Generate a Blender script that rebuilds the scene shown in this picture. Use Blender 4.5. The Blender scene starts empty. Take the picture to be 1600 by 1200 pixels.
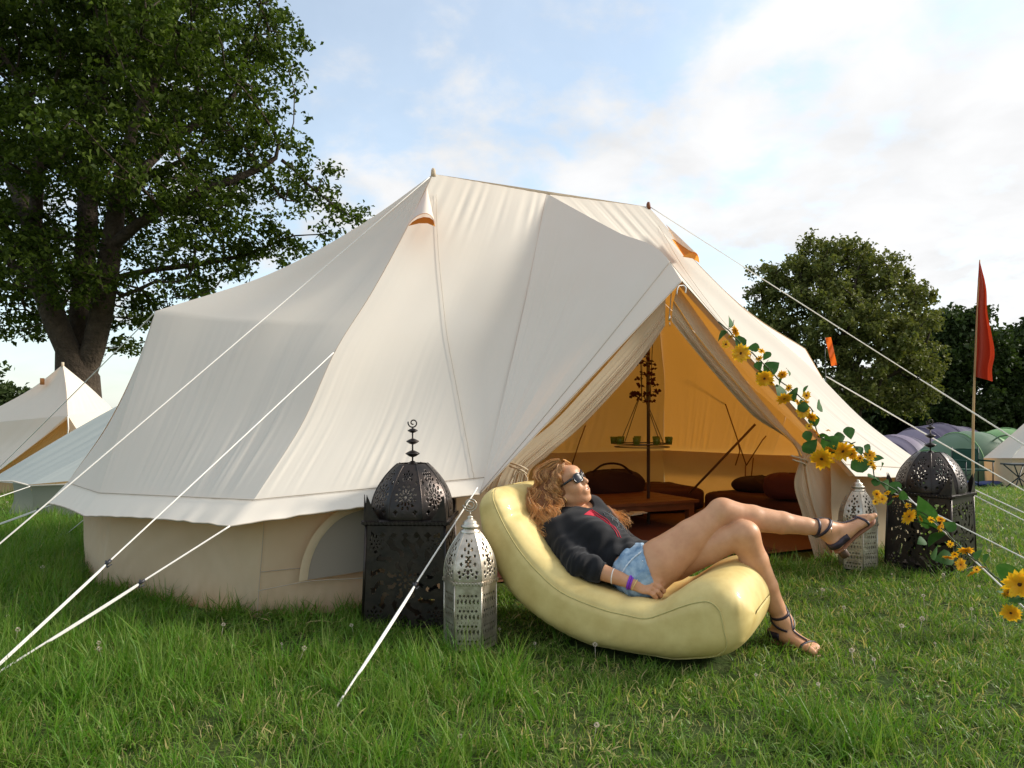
import bpy, math, random, time
import numpy as np
from mathutils import Vector, Matrix
from mathutils.bvhtree import BVHTree
T0 = time.time()
rng = np.random.default_rng(7)
random.seed(7)
sc = bpy.context.scene
COL = sc.collection

# ------------------------------------------------------------------ camera, light, exposure
F_PX = 1067.0          # focal length in pixels of the 1600 px wide picture
cam_d = bpy.data.cameras.new('camera')
cam = bpy.data.objects.new('camera', cam_d); COL.objects.link(cam)
cam.location = (0, 0, 1.0); cam.rotation_euler = (math.radians(90), 0, 0)
cam_d.sensor_width = 36.0; cam_d.lens = 36.0 * F_PX / 1600.0
cam_d.shift_y = 55.0 / 1600.0
cam_d.clip_start = 0.05; cam_d.clip_end = 3000
sc.camera = cam

SUN_DIR = Vector((0.90, 0.16, 0.50)).normalized()      # towards the sun
sun_d = bpy.data.lights.new('sun', 'SUN'); sun = bpy.data.objects.new('sun', sun_d); COL.objects.link(sun)
sun_d.energy = 2.3; sun_d.angle = math.radians(11); sun_d.color = (1.0, 0.935, 0.84)
sun.rotation_euler = SUN_DIR.to_track_quat('Z', 'Y').to_euler()
sun.location = (30, 5, 20)

sc.view_settings.view_transform = 'Standard'
sc.view_settings.look = 'None'
sc.view_settings.gamma = 1.0
sc.view_settings.use_curve_mapping = False
sc.view_settings.exposure = 1.12

world = bpy.data.worlds.new('World'); sc.world = world; world.use_nodes = True
def build_world():
    nt = world.node_tree; N = nt.nodes; L = nt.links; N.clear()
    out = N.new('ShaderNodeOutputWorld'); bg = N.new('ShaderNodeBackground')
    sky = N.new('ShaderNodeTexSky'); sky.sky_type = 'NISHITA'; sky.sun_disc = False
    sky.sun_elevation = math.asin(SUN_DIR.z)
    sky.sun_rotation = math.atan2(SUN_DIR.x, SUN_DIR.y)
    sky.air_density = 1.0; sky.dust_density = 1.0; sky.ozone_density = 0.8
    tc = N.new('ShaderNodeTexCoord')
    sep = N.new('ShaderNodeSeparateXYZ'); L.new(tc.outputs['Generated'], sep.inputs[0])
    # project the view direction onto a cloud deck: x/(z+c), y/(z+c)
    zc = N.new('ShaderNodeMath'); zc.operation = 'MAXIMUM'; L.new(sep.outputs['Z'], zc.inputs[0]); zc.inputs[1].default_value = 0.0
    za = N.new('ShaderNodeMath'); za.operation = 'ADD'; L.new(zc.outputs[0], za.inputs[0]); za.inputs[1].default_value = 0.30
    dx = N.new('ShaderNodeMath'); dx.operation = 'DIVIDE'; L.new(sep.outputs['X'], dx.inputs[0]); L.new(za.outputs[0], dx.inputs[1])
    dy = N.new('ShaderNodeMath'); dy.operation = 'DIVIDE'; L.new(sep.outputs['Y'], dy.inputs[0]); L.new(za.outputs[0], dy.inputs[1])
    cmb = N.new('ShaderNodeCombineXYZ'); L.new(dx.outputs[0], cmb.inputs[0]); L.new(dy.outputs[0], cmb.inputs[1]); cmb.inputs[2].default_value = 3.7
    def noise(scale, detail, rough, vec, dist=0.0):
        n = N.new('ShaderNodeTexNoise'); n.inputs['Scale'].default_value = scale
        n.inputs['Detail'].default_value = detail; n.inputs['Roughness'].default_value = rough
        n.inputs['Distortion'].default_value = dist; L.new(vec, n.inputs['Vector']); return n.outputs['Fac']
    n1 = noise(1.6, 7, 0.55, cmb.outputs[0], 0.25)
    n2 = noise(6.5, 8, 0.58, cmb.outputs[0], 0.15)
    def math2(op, a, b, clamp=False):
        m = N.new('ShaderNodeMath'); m.operation = op; m.use_clamp = clamp
        for i, v in enumerate((a, b)):
            if isinstance(v, (int, float)): m.inputs[i].default_value = v
            else: L.new(v, m.inputs[i])
        return m.outputs[0]
    s = math2('ADD', math2('MULTIPLY', n1, 0.62), math2('MULTIPLY', n2, 0.38))
    # thicker cloud towards the sun side (+x), thin veil near the horizon everywhere
    bias = math2('MULTIPLY', sep.outputs['X'], 0.10)
    s = math2('ADD', s, bias)
    mr = N.new('ShaderNodeMapRange'); mr.interpolation_type = 'SMOOTHSTEP'
    L.new(s, mr.inputs['Value']); mr.inputs['From Min'].default_value = 0.43; mr.inputs['From Max'].default_value = 0.575
    mr.inputs['To Min'].default_value = 0.42; mr.inputs['To Max'].default_value = 1.0
    hz = N.new('ShaderNodeMapRange'); hz.interpolation_type = 'SMOOTHSTEP'
    L.new(sep.outputs['Z'], hz.inputs['Value']); hz.inputs['From Min'].default_value = -0.02; hz.inputs['From Max'].default_value = 0.42
    hz.inputs['To Min'].default_value = 0.72; hz.inputs['To Max'].default_value = 0.0
    cov = math2('MAXIMUM', mr.outputs[0], hz.outputs[0])
    # cloud brightness: brighter towards the sun, soft grey-blue bellies
    n3 = noise(3.2, 5, 0.55, cmb.outputs[0], 0.3)
    br = N.new('ShaderNodeMapRange'); L.new(n3, br.inputs['Value'])
    br.inputs['From Min'].default_value = 0.35; br.inputs['From Max'].default_value = 0.65
    br.inputs['To Min'].default_value = 0.90; br.inputs['To Max'].default_value = 1.08
    sb = N.new('ShaderNodeMapRange'); L.new(sep.outputs['X'], sb.inputs['Value'])
    sb.inputs['From Min'].default_value = -0.75; sb.inputs['From Max'].default_value = 0.65
    sb.inputs['To Min'].default_value = 0.86; sb.inputs['To Max'].default_value = 1.07
    cb = math2('MULTIPLY', math2('MULTIPLY', br.outputs[0], sb.outputs[0]), CLOUD)
    cr = N.new('ShaderNodeMix'); cr.data_type = 'RGBA'
    L.new(sb.outputs[0], cr.inputs[0]); cr.inputs[6].default_value = (0.93, 0.955, 1.0, 1); cr.inputs[7].default_value = (0.985, 0.99, 1.0, 1)
    cs = N.new('ShaderNodeVectorMath'); cs.operation = 'SCALE'; L.new(cr.outputs[2], cs.inputs[0]); L.new(cb, cs.inputs['Scale'])
    mix = N.new('ShaderNodeMix'); mix.data_type = 'RGBA'; L.new(cov, mix.inputs[0])
    tint = N.new('ShaderNodeVectorMath'); tint.operation = 'MULTIPLY'; L.new(sky.outputs[0], tint.inputs[0]); tint.inputs[1].default_value = (0.93, 1.02, 0.98)
    L.new(tint.outputs[0], mix.inputs[6]); L.new(cs.outputs[0], mix.inputs[7])
    L.new(mix.outputs[2], bg.inputs['Color']); bg.inputs['Strength'].default_value = 0.14
    L.new(bg.outputs[0], out.inputs['Surface'])
CLOUD = 3.1
build_world()

# ------------------------------------------------------------------ helpers
def U(px, py, d):                    # point seen at (px, py) of the 1600x1200 frame, d metres in front of the camera
    return np.array([(px - 800.0) / F_PX * d, d, 1.0 - (py - 655.0) / F_PX * d])
def gz(x, y):                        # lawn height: level round the tent, dropping gently beyond it
    t = np.clip((np.asarray(y, float) - 6.8) / 11.5, 0, 1); t = t * t * (3 - 2 * t)
    return -0.64 * t + 0.008 * np.sin(np.asarray(x) * 2.1 + 1) * np.sin(np.asarray(y) * 1.7) 
Q0 = np.array([0.32, 5.97, 0.0]); AX = np.array([0.9126, 0.4090, 0.0]); NX = np.array([0.4090, -0.9126, 0.0])
def TL(s, k, z):                     # big tent's own axes: s along the ridge, k towards the door
    return Q0 + AX * s + NX * k + np.array([0, 0, z])
def onplane(px, py, k):              # where the view ray meets the upright plane k = const
    X = (px - 800.0) / F_PX; Z = -(py - 655.0) / F_PX
    dirv = np.array([X, 1.0, Z]); o = np.array([0, 0, 1.0])
    t = (k - NX @ (o - Q0)) / (NX @ dirv)
    return o + dirv * t

def mk(name, V, F, mat, parent=None, smooth=True, world_space=True, attrs=None):
    V = np.asarray(V, dtype=np.float64).reshape(-1, 3)
    if parent is not None and world_space:
        V = V - np.array(parent_loc(parent))
    me = bpy.data.meshes.new(name)
    if isinstance(F, np.ndarray):
        n, c = F.shape
        me.vertices.add(len(V)); me.vertices.foreach_set('co', V.astype(np.float32).ravel())
        me.loops.add(n * c); me.loops.foreach_set('vertex_index', F.astype(np.int32).ravel())
        me.polygons.add(n); me.polygons.foreach_set('loop_start', np.arange(0, n * c, c, dtype=np.int32))
        me.polygons.foreach_set('loop_total', np.full(n, c, dtype=np.int32))
        me.update(calc_edges=True)
    else:
        me.from_pydata([tuple(v) for v in V], [], F); me.update()
    me.polygons.foreach_set('use_smooth', np.full(len(me.polygons), smooth, dtype=bool))
    if attrs:
        for k, a in attrs.items():
            a = np.asarray(a, dtype=np.float32)
            if a.ndim == 1:
                at = me.attributes.new(k, 'FLOAT', 'POINT'); at.data.foreach_set('value', a)
            else:
                at = me.attributes.new(k, 'FLOAT_VECTOR', 'POINT'); at.data.foreach_set('vector', a.ravel())
    if mat is not None: me.materials.append(mat)
    o = bpy.data.objects.new(name, me); COL.objects.link(o)
    if parent is not None: o.parent = parent
    return o
def parent_loc(p):
    v = np.zeros(3)
    while p is not None:
        v = v + np.array(p.location); p = p.parent
    return v
def tag(o, label=None, cat=None, group=None, kind=None):
    if label: o['label'] = label
    if cat: o['category'] = cat
    if group: o['group'] = group
    if kind: o['kind'] = kind
    return o
def thing(name, loc, label, cat, group=None):
    o = bpy.data.objects.new(name, None); COL.objects.link(o); o.location = tuple(loc)
    o.empty_display_size = 0.1
    return tag(o, label, cat, group)

class MB:                            # collects pieces into one mesh
    def __init__(s): s.V = []; s.F = []; s.n = 0
    def add(s, V, F):
        V = np.asarray(V, float).reshape(-1, 3)
        s.V.append(V); s.F.extend([tuple(int(i) + s.n for i in f) for f in F]); s.n += len(V); return s
    def build(s, name, mat, parent=None, smooth=True, world_space=True):
        return mk(name, np.concatenate(s.V), s.F, mat, parent, smooth, world_space)
def frames(P):
    P = np.asarray(P, float); T = np.gradient(P, axis=0); T /= np.linalg.norm(T, axis=1)[:, None] + 1e-12
    up = np.array([0, 0, 1.0]) if abs(T[0][2]) < 0.9 else np.array([1.0, 0, 0])
    A = []; a = np.cross(T[0], up); a /= np.linalg.norm(a)
    for t in T:
        a = a - t * (a @ t); a /= np.linalg.norm(a) + 1e-12; A.append(a.copy())
    A = np.array(A); return T, A, np.cross(T, A)
def tube(P, r, n=8, caps=True):
    P = np.asarray(P, float); r = np.broadcast_to(np.asarray(r, float), (len(P),))
    T, A, B = frames(P); an = np.linspace(0, 2 * np.pi, n, endpoint=False)
    V = (P[:, None] + r[:, None, None] * (np.cos(an)[None, :, None] * A[:, None] + np.sin(an)[None, :, None] * B[:, None])).reshape(-1, 3)
    F = [(i * n + j, i * n + (j + 1) % n, (i + 1) * n + (j + 1) % n, (i + 1) * n + j) for i in range(len(P) - 1) for j in range(n)]
    if caps: F += [tuple(range(n))[::-1], tuple(range((len(P) - 1) * n, len(P) * n))]
    return V, F
def box(c, s, R=None):
    c = np.asarray(c, float); s = np.asarray(s, float) / 2
    V = np.array([(x, y, z) for x in (-1, 1) for y in (-1, 1) for z in (-1, 1)], float) * s
    if R is not None: V = V @ np.asarray(R).T
    return V + c, [(0, 1, 3, 2), (4, 6, 7, 5), (0, 4, 5, 1), (2, 3, 7, 6), (0, 2, 6, 4), (1, 5, 7, 3)]
def rotz(a): c, s = math.cos(a), math.sin(a); return np.array([[c, -s, 0], [s, c, 0], [0, 0, 1.0]])
def lathe(prof, n=24, c=(0, 0, 0), a0=0.0, sq=None):
    prof = np.asarray(prof, float); an = np.linspace(0, 2 * np.pi, n, endpoint=False) + a0
    V = np.stack([prof[:, 0][:, None] * np.cos(an), prof[:, 0][:, None] * np.sin(an), np.repeat(prof[:, 1][:, None], n, 1)], -1).reshape(-1, 3)
    m = len(prof)
    F = [(i * n + j, i * n + (j + 1) % n, (i + 1) * n + (j + 1) % n, (i + 1) * n + j) for i in range(m - 1) for j in range(n)]
    return V + np.asarray(c, float), F
def gridF(nu, nv, closed_u=False):
    a = np.arange(nu * nv).reshape(nu, nv)
    if closed_u: a = np.vstack([a, a[:1]])
    return np.stack([a[:-1, :-1], a[1:, :-1], a[1:, 1:], a[:-1, 1:]], -1).reshape(-1, 4)
def crv(P, n, closed=False):         # Catmull-Rom through points, n samples evenly in chord length
    P = np.asarray(P, float)
    if len(P) == 2: t = np.linspace(0, 1, n)[:, None]; return P[0] * (1 - t) + P[1] * t
    d = np.r_[0, np.cumsum(np.linalg.norm(np.diff(P, axis=0), axis=1))]; d /= d[-1]
    m = np.gradient(P, d, axis=0)
    t = np.linspace(0, 1, n); i = np.clip(np.searchsorted(d, t, 'right') - 1, 0, len(P) - 2)
    h = (d[i + 1] - d[i]); x = ((t - d[i]) / h)[:, None]; h = h[:, None]
    return (2*x**3-3*x**2+1)*P[i] + (x**3-2*x**2+x)*h*m[i] + (-2*x**3+3*x**2)*P[i+1] + (x**3-x**2)*h*m[i+1]
def wave(u, seed, f0, n=7, spread=3.0):      # smooth aperiodic 1D noise in [-1,1]-ish
    r = np.random.default_rng(seed); o = 0
    for i in range(n):
        f = f0 * (1 + spread * r.random()); o = o + np.sin(u * f * 2 * np.pi + r.random() * 6.28) * (0.5 + r.random()) * (f0 / f) ** 0.5
    return o / n * 1.6

# ------------------------------------------------------------------ materials
MATS = {}
def mat(name, col, rough=0.8, metal=0.0, spec=0.4, noise=None, bump=None, transl=None, attr=None, sheen=0, sss=0, coat=0):
    """noise=(scale, amount, detail, colour2)  bump=(scale, strength, dist)  transl=(colour, fac)"""
    if name in MATS: return MATS[name]
    m = bpy.data.materials.new(name); m.use_nodes = True; nt = m.node_tree; N = nt.nodes; L = nt.links
    b = N['Principled BSDF']; out = N['Material Output']
    b.inputs['Base Color'].default_value = (*col, 1); b.inputs['Roughness'].default_value = rough
    b.inputs['Metallic'].default_value = metal; b.inputs['Specular IOR Level'].default_value = spec
    if sheen: b.inputs['Sheen Weight'].default_value = sheen
    if coat: b.inputs['Coat Weight'].default_value = coat
    if sss:
        b.inputs['Subsurface Weight'].default_value = sss; b.inputs['Subsurface Radius'].default_value = (0.02, 0.008, 0.004); b.inputs['Subsurface Scale'].default_value = 0.5
    tc = N.new('ShaderNodeTexCoord'); last = None
    if noise:
        sc_, amt, det, c2 = noise
        n = N.new('ShaderNodeTexNoise'); n.inputs['Scale'].default_value = sc_; n.inputs['Detail'].default_value = det; n.inputs['Roughness'].default_value = 0.6
        L.new(tc.outputs['Object'], n.inputs['Vector'])
        mr = N.new('ShaderNodeMapRange'); L.new(n.outputs['Fac'], mr.inputs['Value']); mr.inputs['From Min'].default_value = 0.35; mr.inputs['From Max'].default_value = 0.68
        mr.inputs['To Max'].default_value = amt
        mx = N.new('ShaderNodeMix'); mx.data_type = 'RGBA'; L.new(mr.outputs[0], mx.inputs[0])
        mx.inputs[6].default_value = (*col, 1); mx.inputs[7].default_value = (*c2, 1)
        last = mx.outputs[2]; L.new(last, b.inputs['Base Color'])
    if attr:     # attr=(name, colour2): mixes towards colour2 with the point attribute
        at = N.new('ShaderNodeAttribute'); at.attribute_name = attr[0]
        mx = N.new('ShaderNodeMix'); mx.data_type = 'RGBA'; L.new(at.outputs['Fac'], mx.inputs[0])
        if last is not None: L.new(last, mx.inputs[6])
        else: mx.inputs[6].default_value = (*col, 1)
        mx.inputs[7].default_value = (*attr[1], 1); last = mx.outputs[2]; L.new(last, b.inputs['Base Color'])
    if bump:
        n = N.new('ShaderNodeTexNoise'); n.inputs['Scale'].default_value = bump[0]; n.inputs['Detail'].default_value = 5
        L.new(tc.outputs['Object'], n.inputs['Vector'])
        bp = N.new('ShaderNodeBump'); bp.inputs['Strength'].default_value = bump[1]; bp.inputs['Distance'].default_value = bump[2]
        L.new(n.outputs['Fac'], bp.inputs['Height']); L.new(bp.outputs[0], b.inputs['Normal'])
    if transl:
        t = N.new('ShaderNodeBsdfTranslucent'); t.inputs['Color'].default_value = (*transl[0], 1)
        if len(transl) > 2 and last is not None:
            mm = N.new('ShaderNodeMix'); mm.data_type = 'RGBA'; mm.blend_type = 'MULTIPLY'; mm.inputs[0].default_value = 1; L.new(last, mm.inputs[6]); mm.inputs[7].default_value = (*transl[0], 1); L.new(mm.outputs[2], t.inputs['Color'])
        ms = N.new('ShaderNodeMixShader'); ms.inputs[0].default_value = transl[1]
        L.new(b.outputs[0], ms.inputs[1]); L.new(t.outputs[0], ms.inputs[2]); L.new(ms.outputs[0], out.inputs['Surface'])
    MATS[name] = m; return m

CANVAS = mat('tent_canvas', (0.79, 0.735, 0.635), 0.85, spec=0.2, noise=(1.1, 0.5, 8, (0.745, 0.68, 0.57)), bump=(420, 0.10, 0.0008), transl=((0.80, 0.33, 0.042), 0.215))
CANVAS_W = mat('canvas_band', (0.80, 0.735, 0.635), 0.85, spec=0.2, noise=(3, 0.4, 5, (0.74, 0.66, 0.55)), transl=((0.80, 0.45, 0.15), 0.12))
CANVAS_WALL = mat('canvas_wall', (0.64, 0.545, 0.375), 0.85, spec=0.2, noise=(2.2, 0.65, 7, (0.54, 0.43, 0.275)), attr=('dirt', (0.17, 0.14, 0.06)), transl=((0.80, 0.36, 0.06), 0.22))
CANVAS_DOOR = mat('canvas_door', (0.70, 0.61, 0.45), 0.85, spec=0.2, noise=(2.5, 0.4, 4, (0.62, 0.52, 0.36)), transl=((0.85, 0.50, 0.18), 0.25))
SEAM = mat('seam_thread', (0.46, 0.38, 0.29), 0.9)
ROPE = mat('rope_white', (0.82, 0.79, 0.73), 0.75, noise=(160, 0.5, 2, (0.62, 0.58, 0.52)))
PLAST = mat('dark_plastic', (0.03, 0.03, 0.035), 0.4)
GROUND = mat('soil_turf', (0.035, 0.062, 0.014), 0.95, spec=0.1, noise=(9, 0.8, 8, (0.075, 0.088, 0.030)), bump=(30, 0.6, 0.03))
BLADE = mat('grass_blade', (0.050, 0.155, 0.010), 0.45, spec=0.20, noise=(1.7, 0.8, 6, (0.155, 0.275, 0.022)), attr=('dry', (0.46, 0.37, 0.18)), transl=((1.5, 1.6, 0.8), 0.32, 1))
BARK = mat('bark', (0.040, 0.028, 0.018), 0.95, noise=(7, 0.8, 8, (0.085, 0.062, 0.040)), bump=(16, 1.0, 0.06))
LEAF_OAK = mat('oak_leaf', (0.027, 0.045, 0.008), 0.6, spec=0.08, attr=('dry', (0.095, 0.130, 0.018)), transl=((1.6, 1.9, 0.7), 0.22, 1))
LEAF_R = mat('ash_leaf', (0.080, 0.100, 0.024), 0.6, spec=0.2, attr=('dry', (0.210, 0.205, 0.060)), transl=((1.5, 1.6, 0.7), 0.20, 1))
LEAF_D = mat('hedge_leaf', (0.028, 0.045, 0.012), 0.6, spec=0.2, attr=('dry', (0.055, 0.080, 0.020)), transl=((1.5, 1.7, 0.7), 0.15, 1))
BLACKM = mat('lantern_iron', (0.030, 0.027, 0.026), 0.36, metal=0.75, spec=0.5, noise=(14, 0.6, 6, (0.075, 0.055, 0.045)), bump=(60, 0.25, 0.004))
SILVM = mat('lantern_silver', (0.64, 0.58, 0.49), 0.38, metal=0.8, noise=(18, 0.9, 6, (0.36, 0.30, 0.23)), bump=(70, 0.2, 0.003))
SOFA = mat('sofa_vinyl', (0.70, 0.555, 0.225), 0.52, spec=0.34, noise=(7.5, 0.8, 9, (0.53, 0.38, 0.125)), attr=('scuff', (0.30, 0.21, 0.08)), bump=(9, 0.10, 0.01), coat=0.06)
SKIN = mat('skin', (0.62, 0.325, 0.175), 0.45, spec=0.36, noise=(17, 0.65, 8, (0.49, 0.225, 0.115)), attr=('lip', (0.46, 0.11, 0.095)), bump=(150, 0.10, 0.002), sss=0.04)
SWEAT = mat('sweater_black', (0.012, 0.012, 0.014), 0.9, spec=0.2, bump=(300, 0.25, 0.002), sheen=0.12)
DENIM = mat('denim', (0.135, 0.235, 0.36), 0.85, spec=0.2, noise=(22, 0.95, 7, (0.40, 0.52, 0.62)), bump=(330, 0.35, 0.002))
HAIRM = mat('hair', (0.30, 0.115, 0.032), 0.36, spec=0.5, attr=('dry', (0.88, 0.52, 0.20)), transl=((1.6, 1.2, 0.8), 0.25, 1))
HAIRB = mat('hair_base', (0.19, 0.072, 0.022), 0.7)
LENS = mat('lens_dark', (0.012, 0.016, 0.026), 0.25, spec=0.10)
GOLD = mat('gold', (0.85, 0.58, 0.25), 0.25, metal=1.0)
PETAL = mat('petal', (0.90, 0.58, 0.025), 0.5, attr=('dry', (0.82, 0.30, 0.010)), transl=((1.1, 1.0, 0.7), 0.3, 1))
DISC = mat('flower_disc', (0.06, 0.022, 0.008), 0.9, noise=(150, 0.7, 3, (0.13, 0.05, 0.012)), bump=(200, 1, 0.004))
VINE = mat('vine_leaf', (0.035, 0.105, 0.022), 0.65, spec=0.2, noise=(30, 0.6, 3, (0.075, 0.15, 0.05)), transl=((1.3, 1.5, 0.8), 0.2, 1))
STEM = mat('vine_stem', (0.045, 0.070, 0.025), 0.7)
WOODD = mat('dark_wood', (0.20, 0.065, 0.022), 0.55, noise=(6, 0.6, 5, (0.12, 0.04, 0.015)))
CUSH = mat('cushion_brown', (0.085, 0.024, 0.013), 0.95, noise=(8, 0.5, 5, (0.05, 0.016, 0.010)), bump=(30, 0.4, 0.01))
RUG = mat('rug_red', (0.11, 0.030, 0.018), 0.95, noise=(12, 0.6, 4, (0.10, 0.03, 0.02)))
POLEM = mat('tent_pole', (0.16, 0.13, 0.11), 0.4, metal=0.6)
# ------------------------------------------------------------------ ground
def build_ground():
    xs = np.concatenate([-np.geomspace(900, 12, 26), np.linspace(-11, 11, 150), np.geomspace(12, 900, 26)])
    ys = np.concatenate([-np.geomspace(600, 3, 18), np.linspace(-2, 20, 150), np.geomspace(21, 1500, 30)])
    X, Y = np.meshgrid(xs, ys, indexing='ij')
    Z = gz(X, Y) - 0.004
    V = np.stack([X, Y, Z], -1).reshape(-1, 3)
    tag(mk('ground', V, gridF(len(xs), len(ys)), GROUND), kind='structure')
build_ground()

# ------------------------------------------------------------------ the big bell tent
def loft(RL, RR, nu, nt, wr=None, sag=0.0, spl=True, seed=0, flip=False):
    """surface between two ribs (each a list of points, top to bottom); wr(u,t) = wrinkle height in metres"""
    def rib(R):                      # the rib is creased where the canvas is propped or guyed out (4th point)
        if len(R) == 7: k = int(nt * .55); return np.concatenate([crv(R[:4], k + 1)[:-1], crv(R[3:], nt - k)])
        return crv(R, nt)
    A, B = rib(RL), rib(RR)
    u = np.linspace(0, 1, nu); t = np.linspace(0, 1, nt)
    G = A[None] * (1 - u)[:, None, None] + B[None] * u[:, None, None]
    du = np.gradient(G, axis=0); dt = np.gradient(G, axis=1)
    N = np.cross(du, dt); N /= np.linalg.norm(N, axis=-1)[..., None] + 1e-9
    if N[nu // 2, nt // 2, 2] < 0: N = -N
    UU, TT = np.meshgrid(u, t, indexing='ij')
    h = np.zeros_like(UU)
    if sag: h -= sag * np.sin(np.pi * UU) * np.sin(np.pi * np.clip(TT, 0, 1)) ** 0.7
    if wr is not None: h += wr(UU, TT)
    G = G + N * h[..., None]
    F = gridF(nu, nt)
    if flip: F = F[:, ::-1]
    return G, F
def mirror(P, ax):                   # in tent coordinates
    P = [list(p) for p in P]
    for p in P: p[ax] = -p[ax]
    return P
def W(P): return [TL(*p) for p in P]

P_ = (1.05, 0, 2.99)
RIB_M = [(1.05, 0, 2.99), (1.62, 0, 2.52), (2.3, 0, 2.07), (3.05, 0, 1.745), (3.13, .22, 1.33), (3.22, .48, .92), (3.30, .72, .57)]
RIB_C = [(1.05, 0, 2.99), (1.40, .36, 2.36), (1.72, .72, 1.84), (2.00, 1.03, 1.43), (2.24, 1.36, .98), (2.52, 1.73, .60)]
RIB_V = [(0.02, 0, 2.965), (.34, .46, 2.40), (.68, .94, 1.80), (1.03, 1.42, 1.20), (1.35, 1.86, .68)]
RIB_E = [(3.05, 0, 1.745), (3.17, 0, 1.36), (3.34, 0, .96), (3.57, 0, .58)]
RIDGE_D = [(0.0, 0, 2.965), (0, .55, 2.66), (0, 1.1, 2.36), (0, 1.66, 2.065), (0, 1.83, 1.87)]
HEM = [(3.68, 0, .45), (3.36, .82, .455), (2.63, 1.87, .50), (1.41, 1.94, .60)]
WTOP = [(3.57, 0, .58), (3.30, .72, .57), (2.52, 1.73, .60), (1.35, 1.86, .68)]
def wr_main(seed, amp=0.006, f=9, hi=0.0):
    def g(u, t):
        low = np.clip((t - 0.55) / 0.4, 0, 1)
        a = amp * .85 * (0.06 + 1.0 * low ** 1.4) * np.clip((1.0 - t) * 14, 0, 1) ** 0.5
        ed = np.sin(np.pi * np.clip(u, 0, 1)) ** 0.25
        top = np.exp(-((t - 0.10) / 0.10) ** 2)
        big = 0.010 * wave(u * 0.7 + t * 0.15, seed + 9, 1.4, 4) * np.sin(np.pi * t)
        md = .25 + 1.1 * np.clip(.5 + .8 * wave(u + .2 * t, seed + 7, 1.6, 4), 0, 1)
        return a * ed * md * (wave(u + 0.06 * t, seed, f * .7) + 0.45 * wave(u - 0.05 * t, seed + 3, f * 2.0)) + 0.006 * top * wave(u, seed + 5, 5) + big
    return g
def big_tent():
    T = thing('bell_tent', TL(0, 0, 0), 'large cream canvas bell tent with two peaks and open A-frame door', 'tent', None)
    def roof(name, RL, RR, nu, nt, wr, sag=0.0):
        G, F = loft(W(RL), W(RR), nu, nt, wr, sag)
        o = mk(name, G, F, CANVAS, T); return G
    seams = MB()
    SR = 0.0022
    for sx in (-1, 1):
        m = (lambda P: [(p[0] * sx, p[1], p[2]) for p in P])
        for sy in (1, -1):
            n = (lambda P: [(p[0], p[1] * sy, p[2]) for p in P])
            sd = 20 + sx * 3 + sy
            roof('roof_panel', m(n(RIB_M)), m(n(RIB_C)), 150, 100, wr_main(sd, 0.0075, 9), 0.03)
            # end wing, from the mid-height peak down to the hem tip
            RE2 = RIB_M[3:]
            roof('roof_end_panel', m(n(RIB_E)), m(n(RE2)), 30, 40, wr_main(sd + 40, 0.004, 2), 0.0)
        # front panel between the corner rib and the valley of the door wing
        roof('roof_panel', m(RIB_C), m(RIB_V), 150, 100, wr_main(31 + sx, 0.0048, 8), 0.025)
        # door wing: fan of ribs from the door ridge to the low corner
        nu, nt = 70, 90
        R = W(m(RIDGE_D)); R = crv(R, nu)
        # the ribs run down from the ridge to the low corner of the door
        D0 = TL(*m([RIB_V[-1]])[0]); D1 = TL(*m([HEM[-1]])[0])
        t = np.linspace(0, 1, nt); u = np.linspace(0, 1, nu)
        endp = D0[None] * (1 - u)[:, None] + D1[None] * u[:, None]
        G = R[:, None] * (1 - t)[None, :, None] + endp[:, None] * t[None, :, None]
        vx = crv(W(m(RIB_V)), nt); G[0] = vx
        N = np.cross(np.gradient(G, axis=0), np.gradient(G, axis=1)); N /= np.linalg.norm(N, axis=-1)[..., None] + 1e-9
        if N[nu // 2, nt // 2, 2] < 0: N = -N
        UU, TT = np.meshgrid(u, t, indexing='ij')
        h = -0.05 * np.sin(np.pi * UU) * np.sin(np.pi * TT) + 0.011 * wave(UU * .8 + TT * .1, 77 + sx, 2.2, 6) * np.sin(np.pi * TT) * np.sin(np.pi * UU) ** .5 + 0.003 * wave(UU, 79 + sx, 7, 6) * np.sin(np.pi * TT)
        # lip hangs a little
        h -= 0.0 * UU
        G2 = G + N * h[..., None]
        mk('door_canopy', G2, gridF(nu, nt), CANVAS, T)
        # rolled hem on the lip, flat underside strip
        lip = G2[-1]; inn = lip + (TL(0, -0.05, -0.004) - TL(0, 0, 0)) + 0
        Vl = np.concatenate([lip, inn]); Fl = gridF(2, nt)
        mk('door_lip_hem', Vl, Fl, CANVAS_DOOR, T)
        seams.add(*tube(G2[int(nu * .90)] + N[int(nu * .90)] * .002, SR, 4))
        seams.add(*tube(lip, 0.004, 5))
        # panel seams (from each peak down the front panel, and the diagonal ones)
        for RL, RR, uu, sd, am, ff, sg in ((RIB_C, RIB_V, .93, 31 + sx, .0048, 8, .025), (RIB_M, RIB_C, .12, 24 + sx * 3 - 3, .0, 9, .03)):
            g, _ = loft(W(m(RL)), W(m(RR)), 151, 100, wr_main(sd, am, ff) if am else None, sg)
            if am == 0: continue
            i0 = int(150 * .02); line = []
            for j in range(8, 100):
                i = min(150, int(150 * (0.02 + uu * (j / 99.0)) ))
                line.append(g[i, j] + np.array([0.006, -0.010, 0.004]))
            line = np.array(line); ker = np.ones(9) / 9
            line[4:-4] = np.stack([np.convolve(line[:, c], ker, 'valid') for c in range(3)], 1)
            seams.add(*tube(line, 0.0016, 4))
    # back panels between the two rear corner ribs
    G, F = loft(W([(-x, -y, z) for x, y, z in RIB_C]), W([(x, -y, z) for x, y, z in RIB_C]), 200, 70, wr_main(61, 0.013, 22), 0.03)
    mk('roof_panel', G, F, CANVAS, T)
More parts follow.
